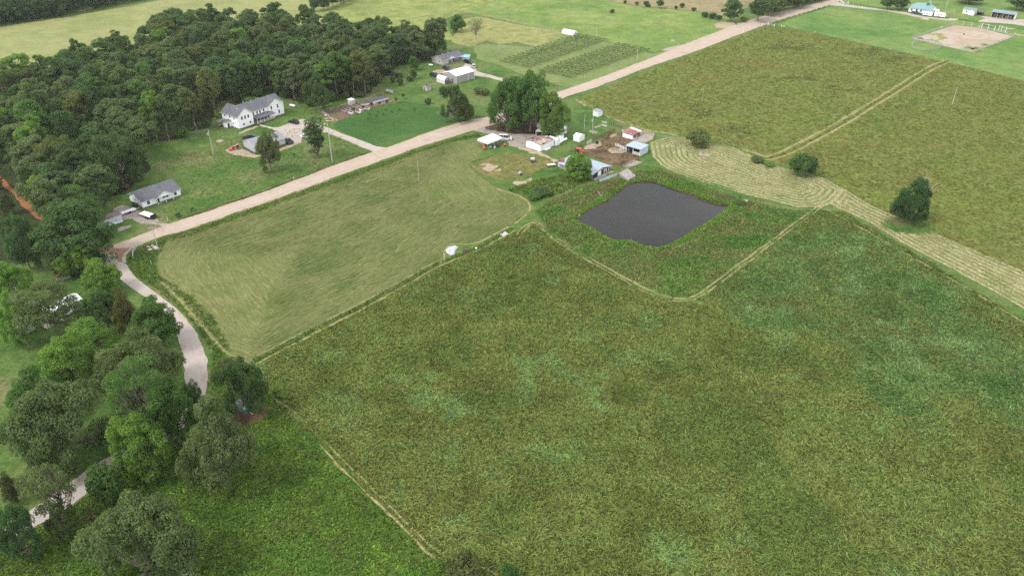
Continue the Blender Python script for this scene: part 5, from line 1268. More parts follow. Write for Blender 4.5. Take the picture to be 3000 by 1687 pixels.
# concrete ramp at the pond
r0 = PZ(4, (1470, 1312), (1640, 1212), (1803, 1342), (1650, 1432))
V = [(r0[0][0], r0[0][1], 1.75), (r0[1][0], r0[1][1], 1.75), (r0[2][0], r0[2][1], 1.3), (r0[3][0], r0[3][1], 1.3)]
m = MB().face(V).face([V[0], V[3], (V[3][0], V[3][1], 0), (V[0][0], V[0][1], 0)]).face([V[3], V[2], (V[2][0], V[2][1], 0), (V[3][0], V[3][1], 0)]).face([V[2], V[1], (V[1][0], V[1][1], 0), (V[2][0], V[2][1], 0)])
s_ = NT('ramp_boards'); q = s_.pos(); n_ = s_.noise(s_.n("ShaderNodeMapping", {0: q, 2: (0, 0, .65), 3: (3, .4, 1)}).outputs[0], 1.0, 4)
s_.bsdf(s_.ramp(n_, [(.3, (.17, .15, .135, 1)), (.6, (.32, .285, .265, 1))]), .9, .1)
tag(m.build('ramp', s_.m), 'weathered plank ramp sloping to the pond', 'ramp')
# trailer with the mauve roof next to the ranch, mobile home in the grove
a = GZ(2, 492, 1352); h = thing('mobile_home', 'pale blue trailer with mauve brown roof below the ranch house', 'trailer', a, math.radians(50))
wallbox(h, -7.5, 0, 0, 4.2, 2.3, 2.75, 'x', 'bluewhite', .25); roof(h, -7.5, 0, 0, 4.2, 2.3, 2.8, 'x', 'brownshingle', .12, .1, .08)
window(h, 'y', 0, -2.2, 1.1, .45, .4, mull=False); window(h, 'y', 0, -5.0, 1.1, .7, .7)
MB().box(-7.5, 0, -.12, -.001, .02, .28).build('skirting', B['trim'], h)
a = GZ(8, 330, 1200); b = GZ(8, 1560, 640); h = thing('mobile_home', 'long white mobile home hidden behind the trees at the left edge', 'mobile home', a, ang(a, b))
LL = dist(a, b); wallbox(h, 0, LL, 0, 4.6, 2.7, 3.4, 'x', 'white', .4); roof(h, 0, LL, 0, 4.6, 2.7, 3.5, 'x', 'roofwhite', .2, .2, .1)
for u in np.linspace(1.5, LL - 2.5, 6): window(h, 'y', 0, float(u), 1.1, .9, 1.0)
MB().box(LL * .35, LL * .62, -2.4, -.05, .3, .5).build('deck', B['palewood'], h)
a = GZ(8, 1070, 165); h = thing('shed', 'old shed with pale boards and red brown roof in the grove above the mobile home', 'shed', a, math.radians(40))
wallbox(h, 0, 3.6, 0, 2.6, 1.8, 1.8, 'f', 'oldwood', .02); shedroof(h, -.2, 3.8, -.2, 2.8, 1.82, 2.2, 'roofrust', 'y', .08, trim='wood')
# --- buildings of the far ranch
a = GZ(7, 390, 228); h = thing('house', 'white ranch house with large pale teal hipped roof in the far right corner', 'house', a, math.radians(-33))
wallbox(h, 0, 14.5, 0, 9.5, 2.8, 2.8, 'f', 'white', .2)
m = MB(); o = .6; zz, zr = 2.75, 5.6
m.face([(-o, -o, zz), (14.5 + o, -o, zz), (10.5, 4.75, zr), (4.0, 4.75, zr)]).face([(14.5 + o, -o, zz), (14.5 + o, 9.5 + o, zz), (10.5, 4.75, zr)]).face([(14.5 + o, 9.5 + o, zz), (-o, 9.5 + o, zz), (4.0, 4.75, zr), (10.5, 4.75, zr)]).face([(-o, 9.5 + o, zz), (-o, -o, zz), (4.0, 4.75, zr)])
m.face([(-o, -o, zz), (-o, 9.5 + o, zz), (14.5 + o, 9.5 + o, zz), (14.5 + o, -o, zz)]); m.build('roof', B['teal'], h)
roof(h, 8.0, 13.0, 3.2, 9.0, 2.8, 6.9, 'y', 'teal', .3, .2, name='cross_roof', trim='teal'); shedroof(h, 9.0, 15.0, -3.0, -.05, 2.2, 2.7, 'teal', 'y', .1, name='porch_roof', trim='teal')
for u in (1.2, 4.2, 6.8): window(h, 'y', 0, u, 1.0, 1.1, 1.2)
for u in (9.2, 14.6): MB().box(u, u + .15, -2.9, -2.75, 0, 2.3).build('porch_post', B['trim'], h)
window(h, 'x', 0, 3.5, 1.0, 1.0, 1.2)
a = GZ(7, 1412, 258); h = thing('cottage', 'small white cottage with pale grey roof in the far right corner', 'cottage', a, math.radians(-42))
wallbox(h, 0, 7.2, 0, 4.6, 2.5, 3.6, 'x', 'white', .1); roof(h, 0, 7.2, 0, 4.6, 2.5, 3.65, 'x', 'tealgrey', .25, .25)
wallbox(h, 4.0, 7.4, -2.6, 0, 2.3, 3.3, 'y', 'white', .1, name='front_wing'); roof(h, 4.0, 7.4, -2.6, .5, 2.3, 3.35, 'y', 'tealgrey', .2, .2, half='far', name='wing_roof'); window(h, 'y', 0, 1.6, 1.0, .9, .9)
a = GZ(7, 1950, 330); h = thing('barn', 'long open fronted barn with grey teal roof in the far right corner', 'barn', a, math.radians(-41))
LX = 13.0
MB().box(0, LX, 5.4, 5.5, 0, 3.0).build('back_wall', B['darkwall'], h); MB().box(LX - .1, LX, .1, 5.39, 0, 3.1).build('side_wall', B['white'], h); MB().box(0, .1, .1, 5.39, 0, 3.1).build('side_wall', B['darkwall'], h)
shedroof(h, -.6, LX + .3, -.8, 5.8, 3.3, 3.9, 'tealgrey', 'y', .15, trim='tealgrey')
for u in (0.0, 3.1, 6.3, 9.5, LX - .2): MB().box(u, u + .2, -.15, .05, 0, 3.3).build('post', B['palewood'], h)
for u in (1.2, 4.6, 8.0, 10.6): MB().ball((u, 3.2, .8), .9, 10, seed=int(u), rough=.05).build('hay_bale', B['wood'], h)
a = GZ(7, 1650, 290); h = thing('lean_to', 'dark open lean to right of the small white cottage', 'shed', a, math.radians(-42))
shedroof(h, 0, 4.4, 0, 3.6, 2.1, 2.6, 'darkwall', 'y', .1, trim='darkwall'); [MB().box(x, x + .14, y, y + .14, 0, 2.1).build('post', B['wood'], h) for x, y in ((.1, .1), (4.1, .1), (.1, 3.3), (4.1, 3.3))]; MB().box(.2, 4.2, 3.45, 3.55, 0, 2.3).build('back_wall', B['dark'], h)
# white greenhouse tunnel by the vines
a = GT(2, 0, 500, 340); b = GT(2, 0, 570, 360); h = thing('greenhouse', 'white half round greenhouse tunnel at the corner of the vineyard', 'greenhouse', a, math.radians(-40))
arc = [(2.2 - 2.2 * math.cos(t), 2.4 * math.sin(t)) for t in np.linspace(0, math.pi, 15)]
MB().prism(arc, 0, 8.5, 'x', 0, 1).build('cover', [B['roofwhite'], B['trim']], h)
MB().box(8.5, 8.56, 1.5, 2.9, .05, 1.9).build('door', B['steel'], h)
# ------------------------------------------------------------------ vehicles
def paint(name, c, rough=.25):
    s = NT(name); n = s.noise(s.obj(), 1.5, 3)
    s.bsdf(s.scale(c, s.mapr(n, .3, .7, .85, 1.08)), rough, .5, 0.1); return s.m
PAINT = dict(black=paint('black_car_paint', (.012, .013, .016, 1)), navy=paint('navy_car_paint', (.02, .035, .075, 1)), slate=paint('slate_car_paint', (.07, .095, .125, 1)),
             white=paint('white_car_paint', (.78, .78, .78, 1)), silver=paint('silver_car_paint', (.45, .46, .47, 1)), blue=paint('blue_car_paint', (.025, .07, .13, 1)), graphite=paint('graphite_car_paint', (.035, .04, .05, 1)))
B['tyre'] = plain('tyre_rubber', (.018, .018, .02, 1), .85, .2); B['rim'] = plain('wheel_rim', (.4, .4, .42, 1), .35, .5, .6)
s = NT('lamp_glass'); s.bsdf((.7, .7, .68, 1), .15, .5); B['lamp'] = s.m
def wheel(par, x, y, r=.36, w=.24):
    m = MB(); m.tube((x, y - w / 2, r), (x, y + w / 2, r), r, n=14); t = m.build('wheel', B['tyre'], par)
    sgn = 1 if y > 0 else -1
    MB().tube((x, y + sgn * (w / 2 - .03), r), (x, y + sgn * (w / 2 + .015), r), r * .58, n=12).build('rim', B['rim'], t)
def vehicle(kd, label, loc, rot, c, cat='car', name='car', group=None):
    t = thing(name, label, cat, loc, rot, group); P = PAINT[c]
    L, Wd, zb, zt, cab, top = dict(suv=(4.9, 1.92, 1.06, 1.76, (-2.3, 1.05), (-2.05, .35)), sedan=(4.7, 1.82, .92, 1.44, (-1.75, 1.15), (-1.2, .3)),
        pickup=(5.7, 1.95, 1.12, 1.86, (-.75, 1.2), (-.6, .55)), van=(5.4, 2.0, 1.15, 2.15, (-2.6, 1.75), (-2.55, 1.05)))[kd]
    h = L / 2; w = Wd / 2
    m = MB()
    pr = [(-h, .42), (-h + .04, zb - .12), (-h + .15, zb), (h - 1.25, zb), (h - .25, zb - .14), (h, zb - .34), (h, .42), (h - .12, .3), (-h + .12, .3)]
    m.prism(pr, -w, w, 'y')
    for ch in ((-1,), (1,)): m.prism([(x * .985, z * .97 + .02) for x, z in pr], ch[0] * w, ch[0] * (w + .02), 'y')
    x0, x1 = cab; a0, a1 = top; wb, wt = w - .06, w - .24
    m.face([(a0, -wt, zt), (a1, -wt, zt), (a1, wt, zt), (a0, wt, zt)])
    m.face([(a0 + .1, -wt + .08, zt + .03), (a1 - .1, -wt + .08, zt + .03), (a1 - .1, wt - .08, zt + .03), (a0 + .1, wt - .08, zt + .03)])
    def pillar(p, q, r=.055): m.tube(p, q, r, n=5)
    for sg in (-1, 1):
        pillar((x0, sg * wb, zb), (a0, sg * wt, zt)); pillar((x1, sg * wb, zb), (a1, sg * wt, zt)); pillar(((x0 + x1) / 2 - .2, sg * wb, zb), ((a0 + a1) / 2 - .1, sg * wt, zt))
    if kd == 'pickup':
        m.box(-h + .1, -.85, -w + .02, -w + .12, zb, zb + .32); m.box(-h + .1, -.85, w - .12, w - .02, zb, zb + .32); m.box(-h + .04, -h + .12, -w + .02, w - .02, zb, zb + .32)
    body = m.build('body', P, t)
    g = MB()
    g.face([(x0, -wb, zb), (x1, -wb, zb), (a1, -wt, zt - .02), (a0, -wt, zt - .02)]).face([(x1, wb, zb), (x0, wb, zb), (a0, wt, zt - .02), (a1, wt, zt - .02)])
    g.face([(x1, -wb, zb), (x1, wb, zb), (a1, wt, zt - .02), (a1, -wt, zt - .02)]).face([(x0, wb, zb), (x0, -wb, zb), (a0, -wt, zt - .02), (a0, wt, zt - .02)])
    g.build('window', B['glass'], t)
    if kd == 'pickup': MB().box(-h + .13, -.86, -w + .13, w - .13, zb + .002, zb + .03).build('bed_floor', B['dark'], t)
    for x in (-h + .95, h - .95):
        for y in (-w + .06, w - .06): wheel(t, x, y)
    for y in (-w + .12, w - .47): MB().box(h - .08, h + .02, y, y + .35, zb - .42, zb - .26).build('headlight', B['lamp'], t)
    for y in (-w + .06, w - .26): MB().box(-h - .02, -h + .03, y, y + .2, zb - .4, zb - .15).build('tail_light', B['red'], t)
    MB().box(h - .05, h + .06, -w + .1, w - .1, .32, .52).build('bumper', B['grey'], t)
    return t
def heading(r, p, q): return ang(GZ(r, *p), GZ(r, *q))
vehicle('suv', 'black sport utility car parked at the edge of the pale driveway', GZ(1, 1577, 735), math.radians(-33 + 180), 'black')
vehicle('pickup', 'navy pickup truck half hidden behind the grey workshop', GZ(1, 800, 1015), math.radians(45), 'navy', 'pickup truck', 'pickup_truck')
vehicle('pickup', 'slate blue pickup truck at the right end of the grey workshop', GZ(1, 1480, 1075), math.radians(130), 'slate', 'pickup truck', 'pickup_truck')
vehicle('sedan', 'white car behind the ragged upright tree on the driveway', GZ(1, 1800, 985), math.radians(15), 'white')
vehicle('pickup', 'black pickup truck beside the round blue pool', GZ(5, 1392, 445), math.radians(-38), 'black', 'pickup truck', 'pickup_truck')
vehicle('suv', 'silver car facing away on the pool house driveway', GZ(5, 1512, 545), math.radians(98), 'silver')
vehicle('pickup', 'dark blue pickup truck between the pool house and the tan metal building', GZ(5, 895, 610), math.radians(-42), 'graphite', 'pickup truck', 'pickup_truck')
vehicle('pickup', 'graphite pickup truck left of the white round roofed shed', GZ(5, 600, 765), math.radians(-30), 'graphite', 'pickup truck', 'pickup_truck')
vehicle('van', 'white van parked at the end of the open carport', GZ(3, 810, 640), math.radians(47 - 90 + 40), 'white', 'van', 'van')
vehicle('pickup', 'blue pickup truck in front of the teal roofed house', GZ(7, 535, 270), math.radians(-32), 'blue', 'pickup truck', 'pickup_truck')
def box_trailer(label, loc, rot, L, Wd, H, name='trailer', slats=False):
    t = thing(name, label, 'trailer', loc, rot)
    m = MB().prism([(0, .6), (L, .6), (L, H * .8), (L - .5, H), (0.1, H), (0, H - .15)], 0, Wd, 'y').build('body', B['whitemetal'], t)
    MB().box(.1, L - .4, .1, Wd - .1, H, H + .06).build('roof', B['roofwhite'], t)
    for x in (L * .38, L * .5):
        for y in (.05, Wd - .05): wheel(t, x, y, .38)
    m = MB(); [m.box(x, x + .8, -.02, -.001, H * .6, H * .78) for x in np.arange(.6, L - 1.2, 1.6)]; m.build('window', B['glass'], t)
    MB().tube((L, Wd / 2, .6), (L + 1.4, Wd / 2, .55), .08).build('hitch', B['grey'], t)
    return t
box_trailer('long white camper trailer in front of the teal roofed house', GZ(7, 640, 255), math.radians(-33), 10, 2.5, 3.1)
box_trailer('white livestock trailer at the end of the gravel lane', GZ(7, 870, 325), math.radians(-33), 6.5, 2.4, 2.7)
box_trailer('short white camper trailer beside the blue pickup truck', GZ(7, 655, 305), math.radians(-33), 5.5, 2.3, 2.5)
box_trailer('narrow white box trailer behind the flatbed trailer', GZ(2, 480, 1235), math.radians(50), 5.0, 1.3, 1.0)
# flatbed trailer
t = thing('flatbed_trailer', 'flatbed trailer with white deck parked beside the ranch house drive', 'trailer', GZ(2, 860, 1235), math.radians(-30))
MB().box(0, 5.6, 0, 2.5, .75, .9).build('deck', B['trim'], t); MB().box(0, 5.6, -.06, 0, .6, .92).box(0, 5.6, 2.5, 2.56, .6, .92).build('side_rail', B['black'], t)
for x in (3.6, 4.5):
    for y in (-.2, 2.7): wheel(t, x, y, .36)
MB().box(5.6, 6.6, .1, 2.4, .6, .75).box(5.7, 5.85, .1, 2.4, .75, 1.5).build('ramp', B['black'], t); MB().tube((0, 1.25, .7), (-1.6, 1.25, .5), .08).build('hitch', B['black'], t)
# tractors
def tractor(label, loc, rot, loader=True):
    t = thing('tractor', label, 'tractor', loc, rot)
    MB().prism([(.1, .7), (1.9, .7), (1.95, 1.35), (1.7, 1.45), (.1, 1.5)], -.35, .35, 'y').build('hood', B['red'], t)
    MB().box(-.9, .1, -.4, .4, .6, .95).build('chassis', B['black'], t); MB().box(-.7, -.2, -.3, .3, .95, 1.45).build('seat', B['black'], t)
    m = MB(); [m.tube((-.75, y, .95), (-.75, y, 2.2), .04) for y in (-.5, .5)]; m.tube((-.75, -.5, 2.2), (-.75, .5, 2.2), .04); m.build('roll_bar', B['black'], t)
    for y in (-.72, .72): wheel(t, -.5, y, .68, .36); wheel(t, 1.5, y * .85, .4, .26)
    MB().tube((.0, 0, 1.5), (-.15, 0, 1.75), .03).lathe([(.2, 1.74), (.22, 1.78)], 10, (-.15, 0)).build('steering_wheel', B['black'], t)
    if loader:
        m = MB(); [m.tube((.3, y, 1.3), (2.6, y, .9), .06) for y in (-.6, .6)]; m.prism([(2.5, .2), (3.2, .15), (3.2, .2), (2.6, .8), (2.5, .8)], -.85, .85, 'y'); m.build('loader', B['red'], t)
    return t
tractor('red tractor with loader at the left end of the grey workshop', GZ(1, 575, 1190), math.radians(215))
t = tractor('red roofed tractor beside the corral fence', GZ(4, 660, 835), math.radians(-20), False)
MB().box(-1.1, .9, -.75, .75, 2.2, 2.3).build('canopy', B['red'], t)
# grey farm cart
t = thing('cart', 'grey hopper cart standing in the rough yard', 'cart', GZ(3, 1450, 1175), math.radians(20))
MB().prism([(-.5, 1.0), (.5, 1.0), (.75, 1.7), (-.75, 1.7)], -.6, .6, 'y').build('hopper', B['bluewhite'], t); MB().box(-.7, .7, -.5, .5, .55, .72).build('frame', B['black'], t)
for y in (-.65, .65): wheel(t, 0, y, .42)
MB().tube((.7, 0, .6), (1.6, 0, .4), .06).build('drawbar', B['black'], t)
t = thing('wagon', 'pale flat wagon beside the narrow red roofed shed', 'wagon', GZ(4, 35, 1110), math.radians(15))
MB().box(0, 3.2, 0, 1.9, .6, .72).build('deck', B['palewood'], t)
for x in (.6, 2.6):
    for y in (.05, 1.85): wheel(t, x, y, .3)
# ------------------------------------------------------------------ tanks, pool things, playground
def tank(label, loc, rot, L, r, mat='trim', z=.25):
    t = thing('tank', label, 'tank', loc, rot); m = MB()
    prof = [(0, 0), (.12, r * .6), (.3, r * .92), (.5, r)]
    n = 14; xs = [(x, q) for x, q in prof] + [(L - x, q) for x, q in prof[::-1]]
    for x, q in xs:
        for i in range(n):
            a_ = 2 * math.pi * i / n; m.v.append((x, q * math.cos(a_), z + r + q * math.sin(a_)))
    for k in range(len(xs) - 1):
        for i in range(n):
            j = (i + 1) % n; m.f.append((k * n + i, k * n + j, k * n + n + j, k * n + n + i)); m.mi.append(0)
    m.build('shell', B[mat], t, True); m = MB(); [m.box(x, x + .15, -r * .7, r * .7, 0, z + r * .4) for x in (L * .2, L * .75)]; m.build('saddle', B['skirt'], t)
    MB().tube((L / 2, 0, z + 2 * r - .02), (L / 2, 0, z + 2 * r + .16), .16, n=8).build('valve_cap', B['grey'], t); return t
tank('white gas tank on the lawn right of the two storey house', GZ(1, 1505, 440), math.radians(-28), 3.2, .52)
tank('white gas tank beside the white shed at the farm, nearer one', GZ(3, 2025, 770), math.radians(48), 3.2, .5)
tank('white gas tank behind its twin at the farm', GZ(3, 2145, 705), math.radians(48), 3.2, .5)
tank('small white gas tank left of the pool house', GZ(5, 450, 515), math.radians(-20), 2.4, .42)
for k, (x, y) in enumerate(((1640, 165), (1720, 185))):
    t = thing('round_bale', ('left' if k == 0 else 'right') + ' grey round bale on the lawn behind the garden plot', 'bale', GZ(6, x, y), math.radians(-30), 'grey round bales')
    MB().tube((0, 0, .75), (1.3, 0, .75), .75, n=16).build('bale', plain('grey_hay_%d' % k, (.42, .4, .38, 1), .95, .1, var=.3), t)
a = GT(1, 0, 1362, 755); t = thing('trampoline', 'round black trampoline with blue rim on the lawn by the wood', 'trampoline', a)
MB().lathe([(0, .8), (1.75, .8)], 28).build('mat', B['black'], t); MB().lathe([(1.75, .78), (1.75, .86), (2.15, .84), (2.15, .76)], 28).build('rim_pad', PAINT['blue'], t)
for i in range(6):
    q = i * math.pi / 3; MB().tube((2.0 * math.cos(q), 2.0 * math.sin(q), 0), (2.0 * math.cos(q), 2.0 * math.sin(q), .78), .04).build('leg', B['steel'], t)
t = thing('play_house', 'small red play house under the oak behind the ranch house', 'play house', GZ(2, 555, 600), .5)
wallbox(t, 0, 1.3, 0, 1.2, 1.0, 1.0, 'f', 'red', .01); roof(t, 0, 1.3, 0, 1.2, 1.0, 1.5, 'x', 'shingle', .1, .08, .05, trim='red'); MB().box(.5, .95, -.02, -.001, .1, .8).build('door', B['dark'], t)
for k, (x, y) in enumerate(((750, 985), (800, 1010))):
    t = thing('bin', ('left' if k == 0 else 'right') + ' dark bin at the ranch house gable wall', 'bin', GZ(2, x, y), .8, 'bins at the gable')
    MB().prism([(-.35, 0), (.35, 0), (.42, 1.1), (-.42, 1.1)], -.4, .4, 'y').build('body', PAINT['graphite'], t); MB().box(-.46, .46, -.44, .44, 1.1, 1.18).build('lid', PAINT['navy'], t)
# green tank at the thicket
t = thing('skip', 'green metal container under the dark thicket tree', 'container', GT(0, 2, 2370, 1215), math.radians(-38))
MB().prism([(0, .3), (3.4, .3), (3.8, 1.5), (-.4, 1.5)], 0, 2.0, 'y').build('body', plain('green_paint', (.05, .14, .10, 1), .6, .3), t); MB().box(-.3, 3.7, .1, 1.9, 1.5, 1.56).build('lid', plain('faded_green', (.14, .24, .2, 1), .6, .3), t); MB().tube((3.6, 1, .5), (5.0, 1, .35), .07).build('drawbar', B['steel'], t)
# ------------------------------------------------------------------ poles and posts
s = NT('pole_wood'); s.bsdf(s.ramp(s.noise(s.obj(), 2, 3), [(.3, (.36, .33, .3, 1)), (.7, (.52, .49, .45, 1))]), .9, .1); B['pole'] = s.m
def pole(label, base, top, r=.16, arm=False, can=False, lamp=False, name='utility_pole', mat='pole', meter=False, cat='utility pole'):
    x, y = G(*base); h = height_at(x, y, top); t = thing(name, label, cat, (x, y), math.radians(20))
    MB().tube((0, 0, -.2), (0, 0, h), r, r * .65, 8).build('pole', B[mat], t)
    if arm: MB().box(-1.1, 1.1, -.06, .06, h - .7, h - .58).build('crossarm', B['pole'], t); MB().tube((-.9, 0, h - .58), (-.9, 0, h - .42), .05).tube((.9, 0, h - .58), (.9, 0, h - .42), .05).tube((0, 0, h), (0, 0, h + .18), .05).build('insulator', B['lamp'], t)
    if can: MB().tube((-.42, -.1, h - 2.4), (-.42, -.1, h - 1.4), .27, n=12).build('transformer', B['steel'], t)
    if lamp: MB().tube((0, 0, h - .3), (-.9, 0, h), .05).ball((-1.0, 0, h - .02), .28, 8, sq=(1, 1, .6)).build('lamp', B['lamp'], t)
    if meter: MB().box(r, r + .3, -.2, .2, .9, 2.6).build('meter_box', B['steel'], t)
    return t
pole('grey pole with transformer and meter box on the lawn left of the workshop', Z(1, 150, 1275), Z(1, 65, 845)[1], .17, False, True, False, meter=True)
pole('tall pale pole with lamp on the lawn between driveway and road', Z(1, 2255, 1420), Z(1, 2170, 740)[1], .2, False, False, True)
pole('wooden pole beside the road at the corner of the mown field', T(0, 1, 1595, 1075), T(0, 1, 1530, 825)[1], .15, True)
pole('thin pole standing in a tuft in the mown field', T(1, 1, 1638, 375), T(1, 1, 1622, 160)[1], .11)
pole('short pole on the farmyard grass, left of the pair', Z(4, 768, 372), Z(4, 785, 45)[1], .15)
pole('pole with transformer on the farmyard grass, right of the pair', Z(4, 935, 442), Z(4, 940, 75)[1], .14, False, True)
pole('thin black pole left of the red roofed tractor', Z(4, 515, 815), Z(4, 525, 630)[1], .09, mat='black')
pole('pole on the lawn right of the blue pool', T(1, 0, 2443, 530), T(1, 0, 2447, 390)[1], .14)
pole('pole at the far edge of the vineyard by the green field', T(2, 0, 849, 360), T(2, 0, 853, 225)[1], .15, True)
pole('pale pole at the vineyard corner beside the road', T(2, 0, 1255, 624), T(2, 0, 1270, 470)[1], .15)
pole('thin faint pole in the olive field by the road', T(2, 0, 1912, 1010), T(2, 0, 1907, 870)[1], .08)
pole('leaning looking pale pole in the olive field right of the double path', T(3, 0, 1852, 1055), T(3, 0, 1903, 880)[1], .16)
pole('pole with transformer right of the teal roofed house', T(3, 0, 1770, 165), T(3, 0, 1812, 10)[1], .17, True, True)
pole('pale post right of the teal roofed house', Z(7, 1252, 268), Z(7, 1270, 190)[1], .16, mat='palewood', name='post', cat='post')
for i, (bs, tp, lb, mt) in enumerate(((T(0, 1, 1688, 775), T(0, 1, 1680, 735), 'white marker post on the ranch lawn at the road', 'trim'), (T(1, 1, 380, 352), T(1, 1, 377, 328), 'white marker post on the workshop lawn at the road', 'trim'),
        (T(1, 0, 1832, 1148), T(1, 0, 1830, 1124), 'white marker post left of the round crowned tree', 'trim'), (T(1, 0, 2312, 1156), T(1, 0, 2311, 1136), 'white marker post at the road below the farmyard trees', 'trim'),
        (T(0, 1, 1525, 1215), T(0, 1, 1523, 1170), 'thin post in the weeds at the road junction', 'trim'), (T(1, 2, 78, 1130), T(1, 2, 78, 1100), 'pale post beside the dark thicket tree', 'palewood'), (T(1, 1, 2388, 0), T(1, 1, 2385, -20), 'short post by the carport', 'trim'))):
    pole(lb, bs, tp[1], .07, name='post', mat=mt, cat='post')
for lb, p, mt in (('red mailbox on a post beside the long gravel road', T(1, 1, 1520, 100), 'red'), ('dark mailbox on a post at the farm entrance', Z(3, 545, 215), 'black')):
    t = thing('mailbox', lb, 'mailbox', G(*p), .9); MB().box(-.05, .05, -.05, .05, 0, 1.1).build('post', B['wood'], t); MB().prism([(-.14, 1.1), (.14, 1.1), (.14, 1.28), (.08, 1.36), (-.08, 1.36), (-.14, 1.28)], -.28, .28, 'y').build('box', B[mt], t)
# ------------------------------------------------------------------ fences
def fence(label, pts, step, h, r=.06, mat='wood', rails=(), railmat=None, mesh=None, name='fence', jit=.0, seed=1):
    rr_ = .018 if label.startswith('wire') else .045
    p = resample(pts, step, False); t = thing(name, label, 'fence', p[0]); ox, oy = p[0]; rg = random.Random(seed)
    me = MB().box(-r, r, -r, r, -.1, 1).data('post', B[mat])
    for x, y in p[:99]:
        o = link('post', me, t); o.location = (x - ox, y - oy, 0); o.scale = (1, 1, h * (1 + rg.uniform(-jit, jit))); o.rotation_euler = (rg.uniform(-jit, jit) * .3, rg.uniform(-jit, jit) * .3, rg.random())
    for z in rails:
        m = MB()
        for a_, b_ in zip(p, p[1:]): m.tube((a_[0] - ox, a_[1] - oy, z), (b_[0] - ox, b_[1] - oy, z), rr_, n=4)
        m.build('rail', B[railmat or mat], t)
    if mesh:
        m = MB()
        for a_, b_ in zip(p, p[1:]):
            for z in np.arange(.15, h, .22): m.tube((a_[0] - ox, a_[1] - oy, z), (b_[0] - ox, b_[1] - oy, z), .022, n=3, cap=False)
        m.build('wire_mesh', B[mesh], t)
    return t
B['rustwood'] = plain('red_brown_wood', (.17, .085, .06, 1), .9, .1, var=.3)
fence('rough brown post fence along the corral and the farmyard grass', PZ(4, (570, 790), (640, 740), (730, 680)), .9, 1.5, .09, 'rustwood', (.6, 1.1), jit=.2)
fence('close set dark post fence at the back of the corral', PZ(4, (930, 575), (1120, 500), (1250, 450), (1380, 385)), .8, 1.7, .09, 'rustwood', (.7, 1.2), jit=.25)
fence('brown post fence from the garden benches to the red roofed corral shed', PZ(4, (1240, 225), (1400, 270), (1540, 330)), .9, 1.5, .09, 'rustwood', (.8,), jit=.2)
fence('grey plank gate in the corral fence', PZ(4, (822, 655), (922, 610)), .7, 1.5, .08, 'palewood', (.3, .6, .9, 1.2), name='gate')
fence('white plank fence between the corral and the open fronted shed', PZ(4, (1400, 680), (1668, 790)), 1.3, 1.3, .08, 'trim', (.3, .6, .9, 1.2))
fence('white slat gate at the red roofed corral shed', PZ(4, (1535, 400), (1600, 425)), .7, 1.4, .07, 'trim', (.3, .7, 1.1))
fence('white slat fence below the red roofed corral shed', PZ(4, (1700, 535), (1795, 570)), 1.0, 1.2, .07, 'trim', (.3, .6, .9))
P_PEN = PZ(4, (1810, 590), (1830, 500), (1980, 420), (2170, 470), (2160, 540), (2000, 620), (1810, 590))
sheet('pen_floor', P_PEN[:-1], .06, M['concrete'], 2, .2)
fence('low grey board fence round the rubble pen right of the corral shed', P_PEN, 1.4, 1.2, .07, 'palewood', (.25, .5, .8, 1.1))
fence('board fence along the concrete cattle yard', PZ(4, (1530, 1215), (1700, 1130), (1960, 1010)), 1.5, 1.2, .07, 'wood', (.5, .9))
fence('board fence on the corral side of the concrete cattle yard', PZ(4, (1560, 1105), (1790, 975)), 1.5, 1.2, .07, 'wood', (.5, 1.0))
fence('dark fence left of the two storey house', PZ(1, (-140, 950), (0, 890), (130, 830), (250, 770), (330, 700)), 2.2, 1.2, .06, 'grey', (.9,), mesh='darkwall')
fence('garden fence along the back of the plot, left part', PZ(6, (40, 640), (130, 650), (300, 610), (490, 565), (600, 525), (760, 470)), 2.4, 1.4, .07, 'palewood', (1.35,), mesh='grey')
fence('garden fence rail right of the small white shed', PZ(6, (895, 430), (970, 420), (1170, 365)), 2.6, 1.5, .07, 'palewood', (1.45,))
fence('garden fence rail behind the long dark beds', PZ(6, (1275, 315), (1360, 290), (1550, 240)), 2.6, 1.5, .07, 'palewood', (1.45,))
fence('low garden fence at the left end of the plot', PZ(6, (95, 670), (240, 730), (300, 800)), 1.6, 1.2, .07, 'palewood', (1.1, .6))
fence('pale low board fence at the right end of the garden plot', PZ(6, (1490, 480), (1690, 420), (1800, 385)), 2.0, .7, .06, 'palewood', (.35, .65))
fence('white post fence along the far gravel road', PT(3, 0, (-250, 320), (0, 240), (110, 205), (290, 160), (430, 115), (640, 60), (760, 55), (950, 85), (1215, 122)), 6.0, 1.2, .085, 'trim', (1.0,), railmat='steel')
fence('white corner brace where the white fence meets the olive field', PT(3, 0, (0, 258), (62, 272)), 2.6, 1.4, .12, 'trim', (.5, 1.2), name='fence_brace')
fence('short white fence brace right of the corner brace', PT(3, 0, (135, 275), (160, 280)), 1.4, 1.3, .12, 'trim', (1.1,), name='fence_brace')
fence('white panelled entrance fence at the ranch lane', PT(3, 0, (730, 30), (760, 45), (805, 45)), 2.0, 1.6, .12, 'trim', (.5, 1.0, 1.5))
fence('white entrance fence on the far side of the ranch lane', PT(3, 0, (740, 15), (860, 0)), 3.0, 1.5, .12, 'trim', (.6, 1.3))
B['pipe'] = plain('grey_green_pipe', (.30, .36, .33, 1), .6, .3)
fence('pipe fence along the left and near sides of the sand arena', PZ(7, (1240, 480), (1040, 545), (450, 740), (1010, 870), (1610, 1000), (2000, 850), (2390, 700)), 3.2, 1.5, .08, 'pipe', (.4, .8, 1.2, 1.5))
fence('tall post fence along the far side of the sand arena', PZ(7, (1240, 480), (1420, 490), (1580, 515), (1740, 530)), 8.0, 2.6, .12, 'palewood', (.6, 1.2), railmat='pipe')
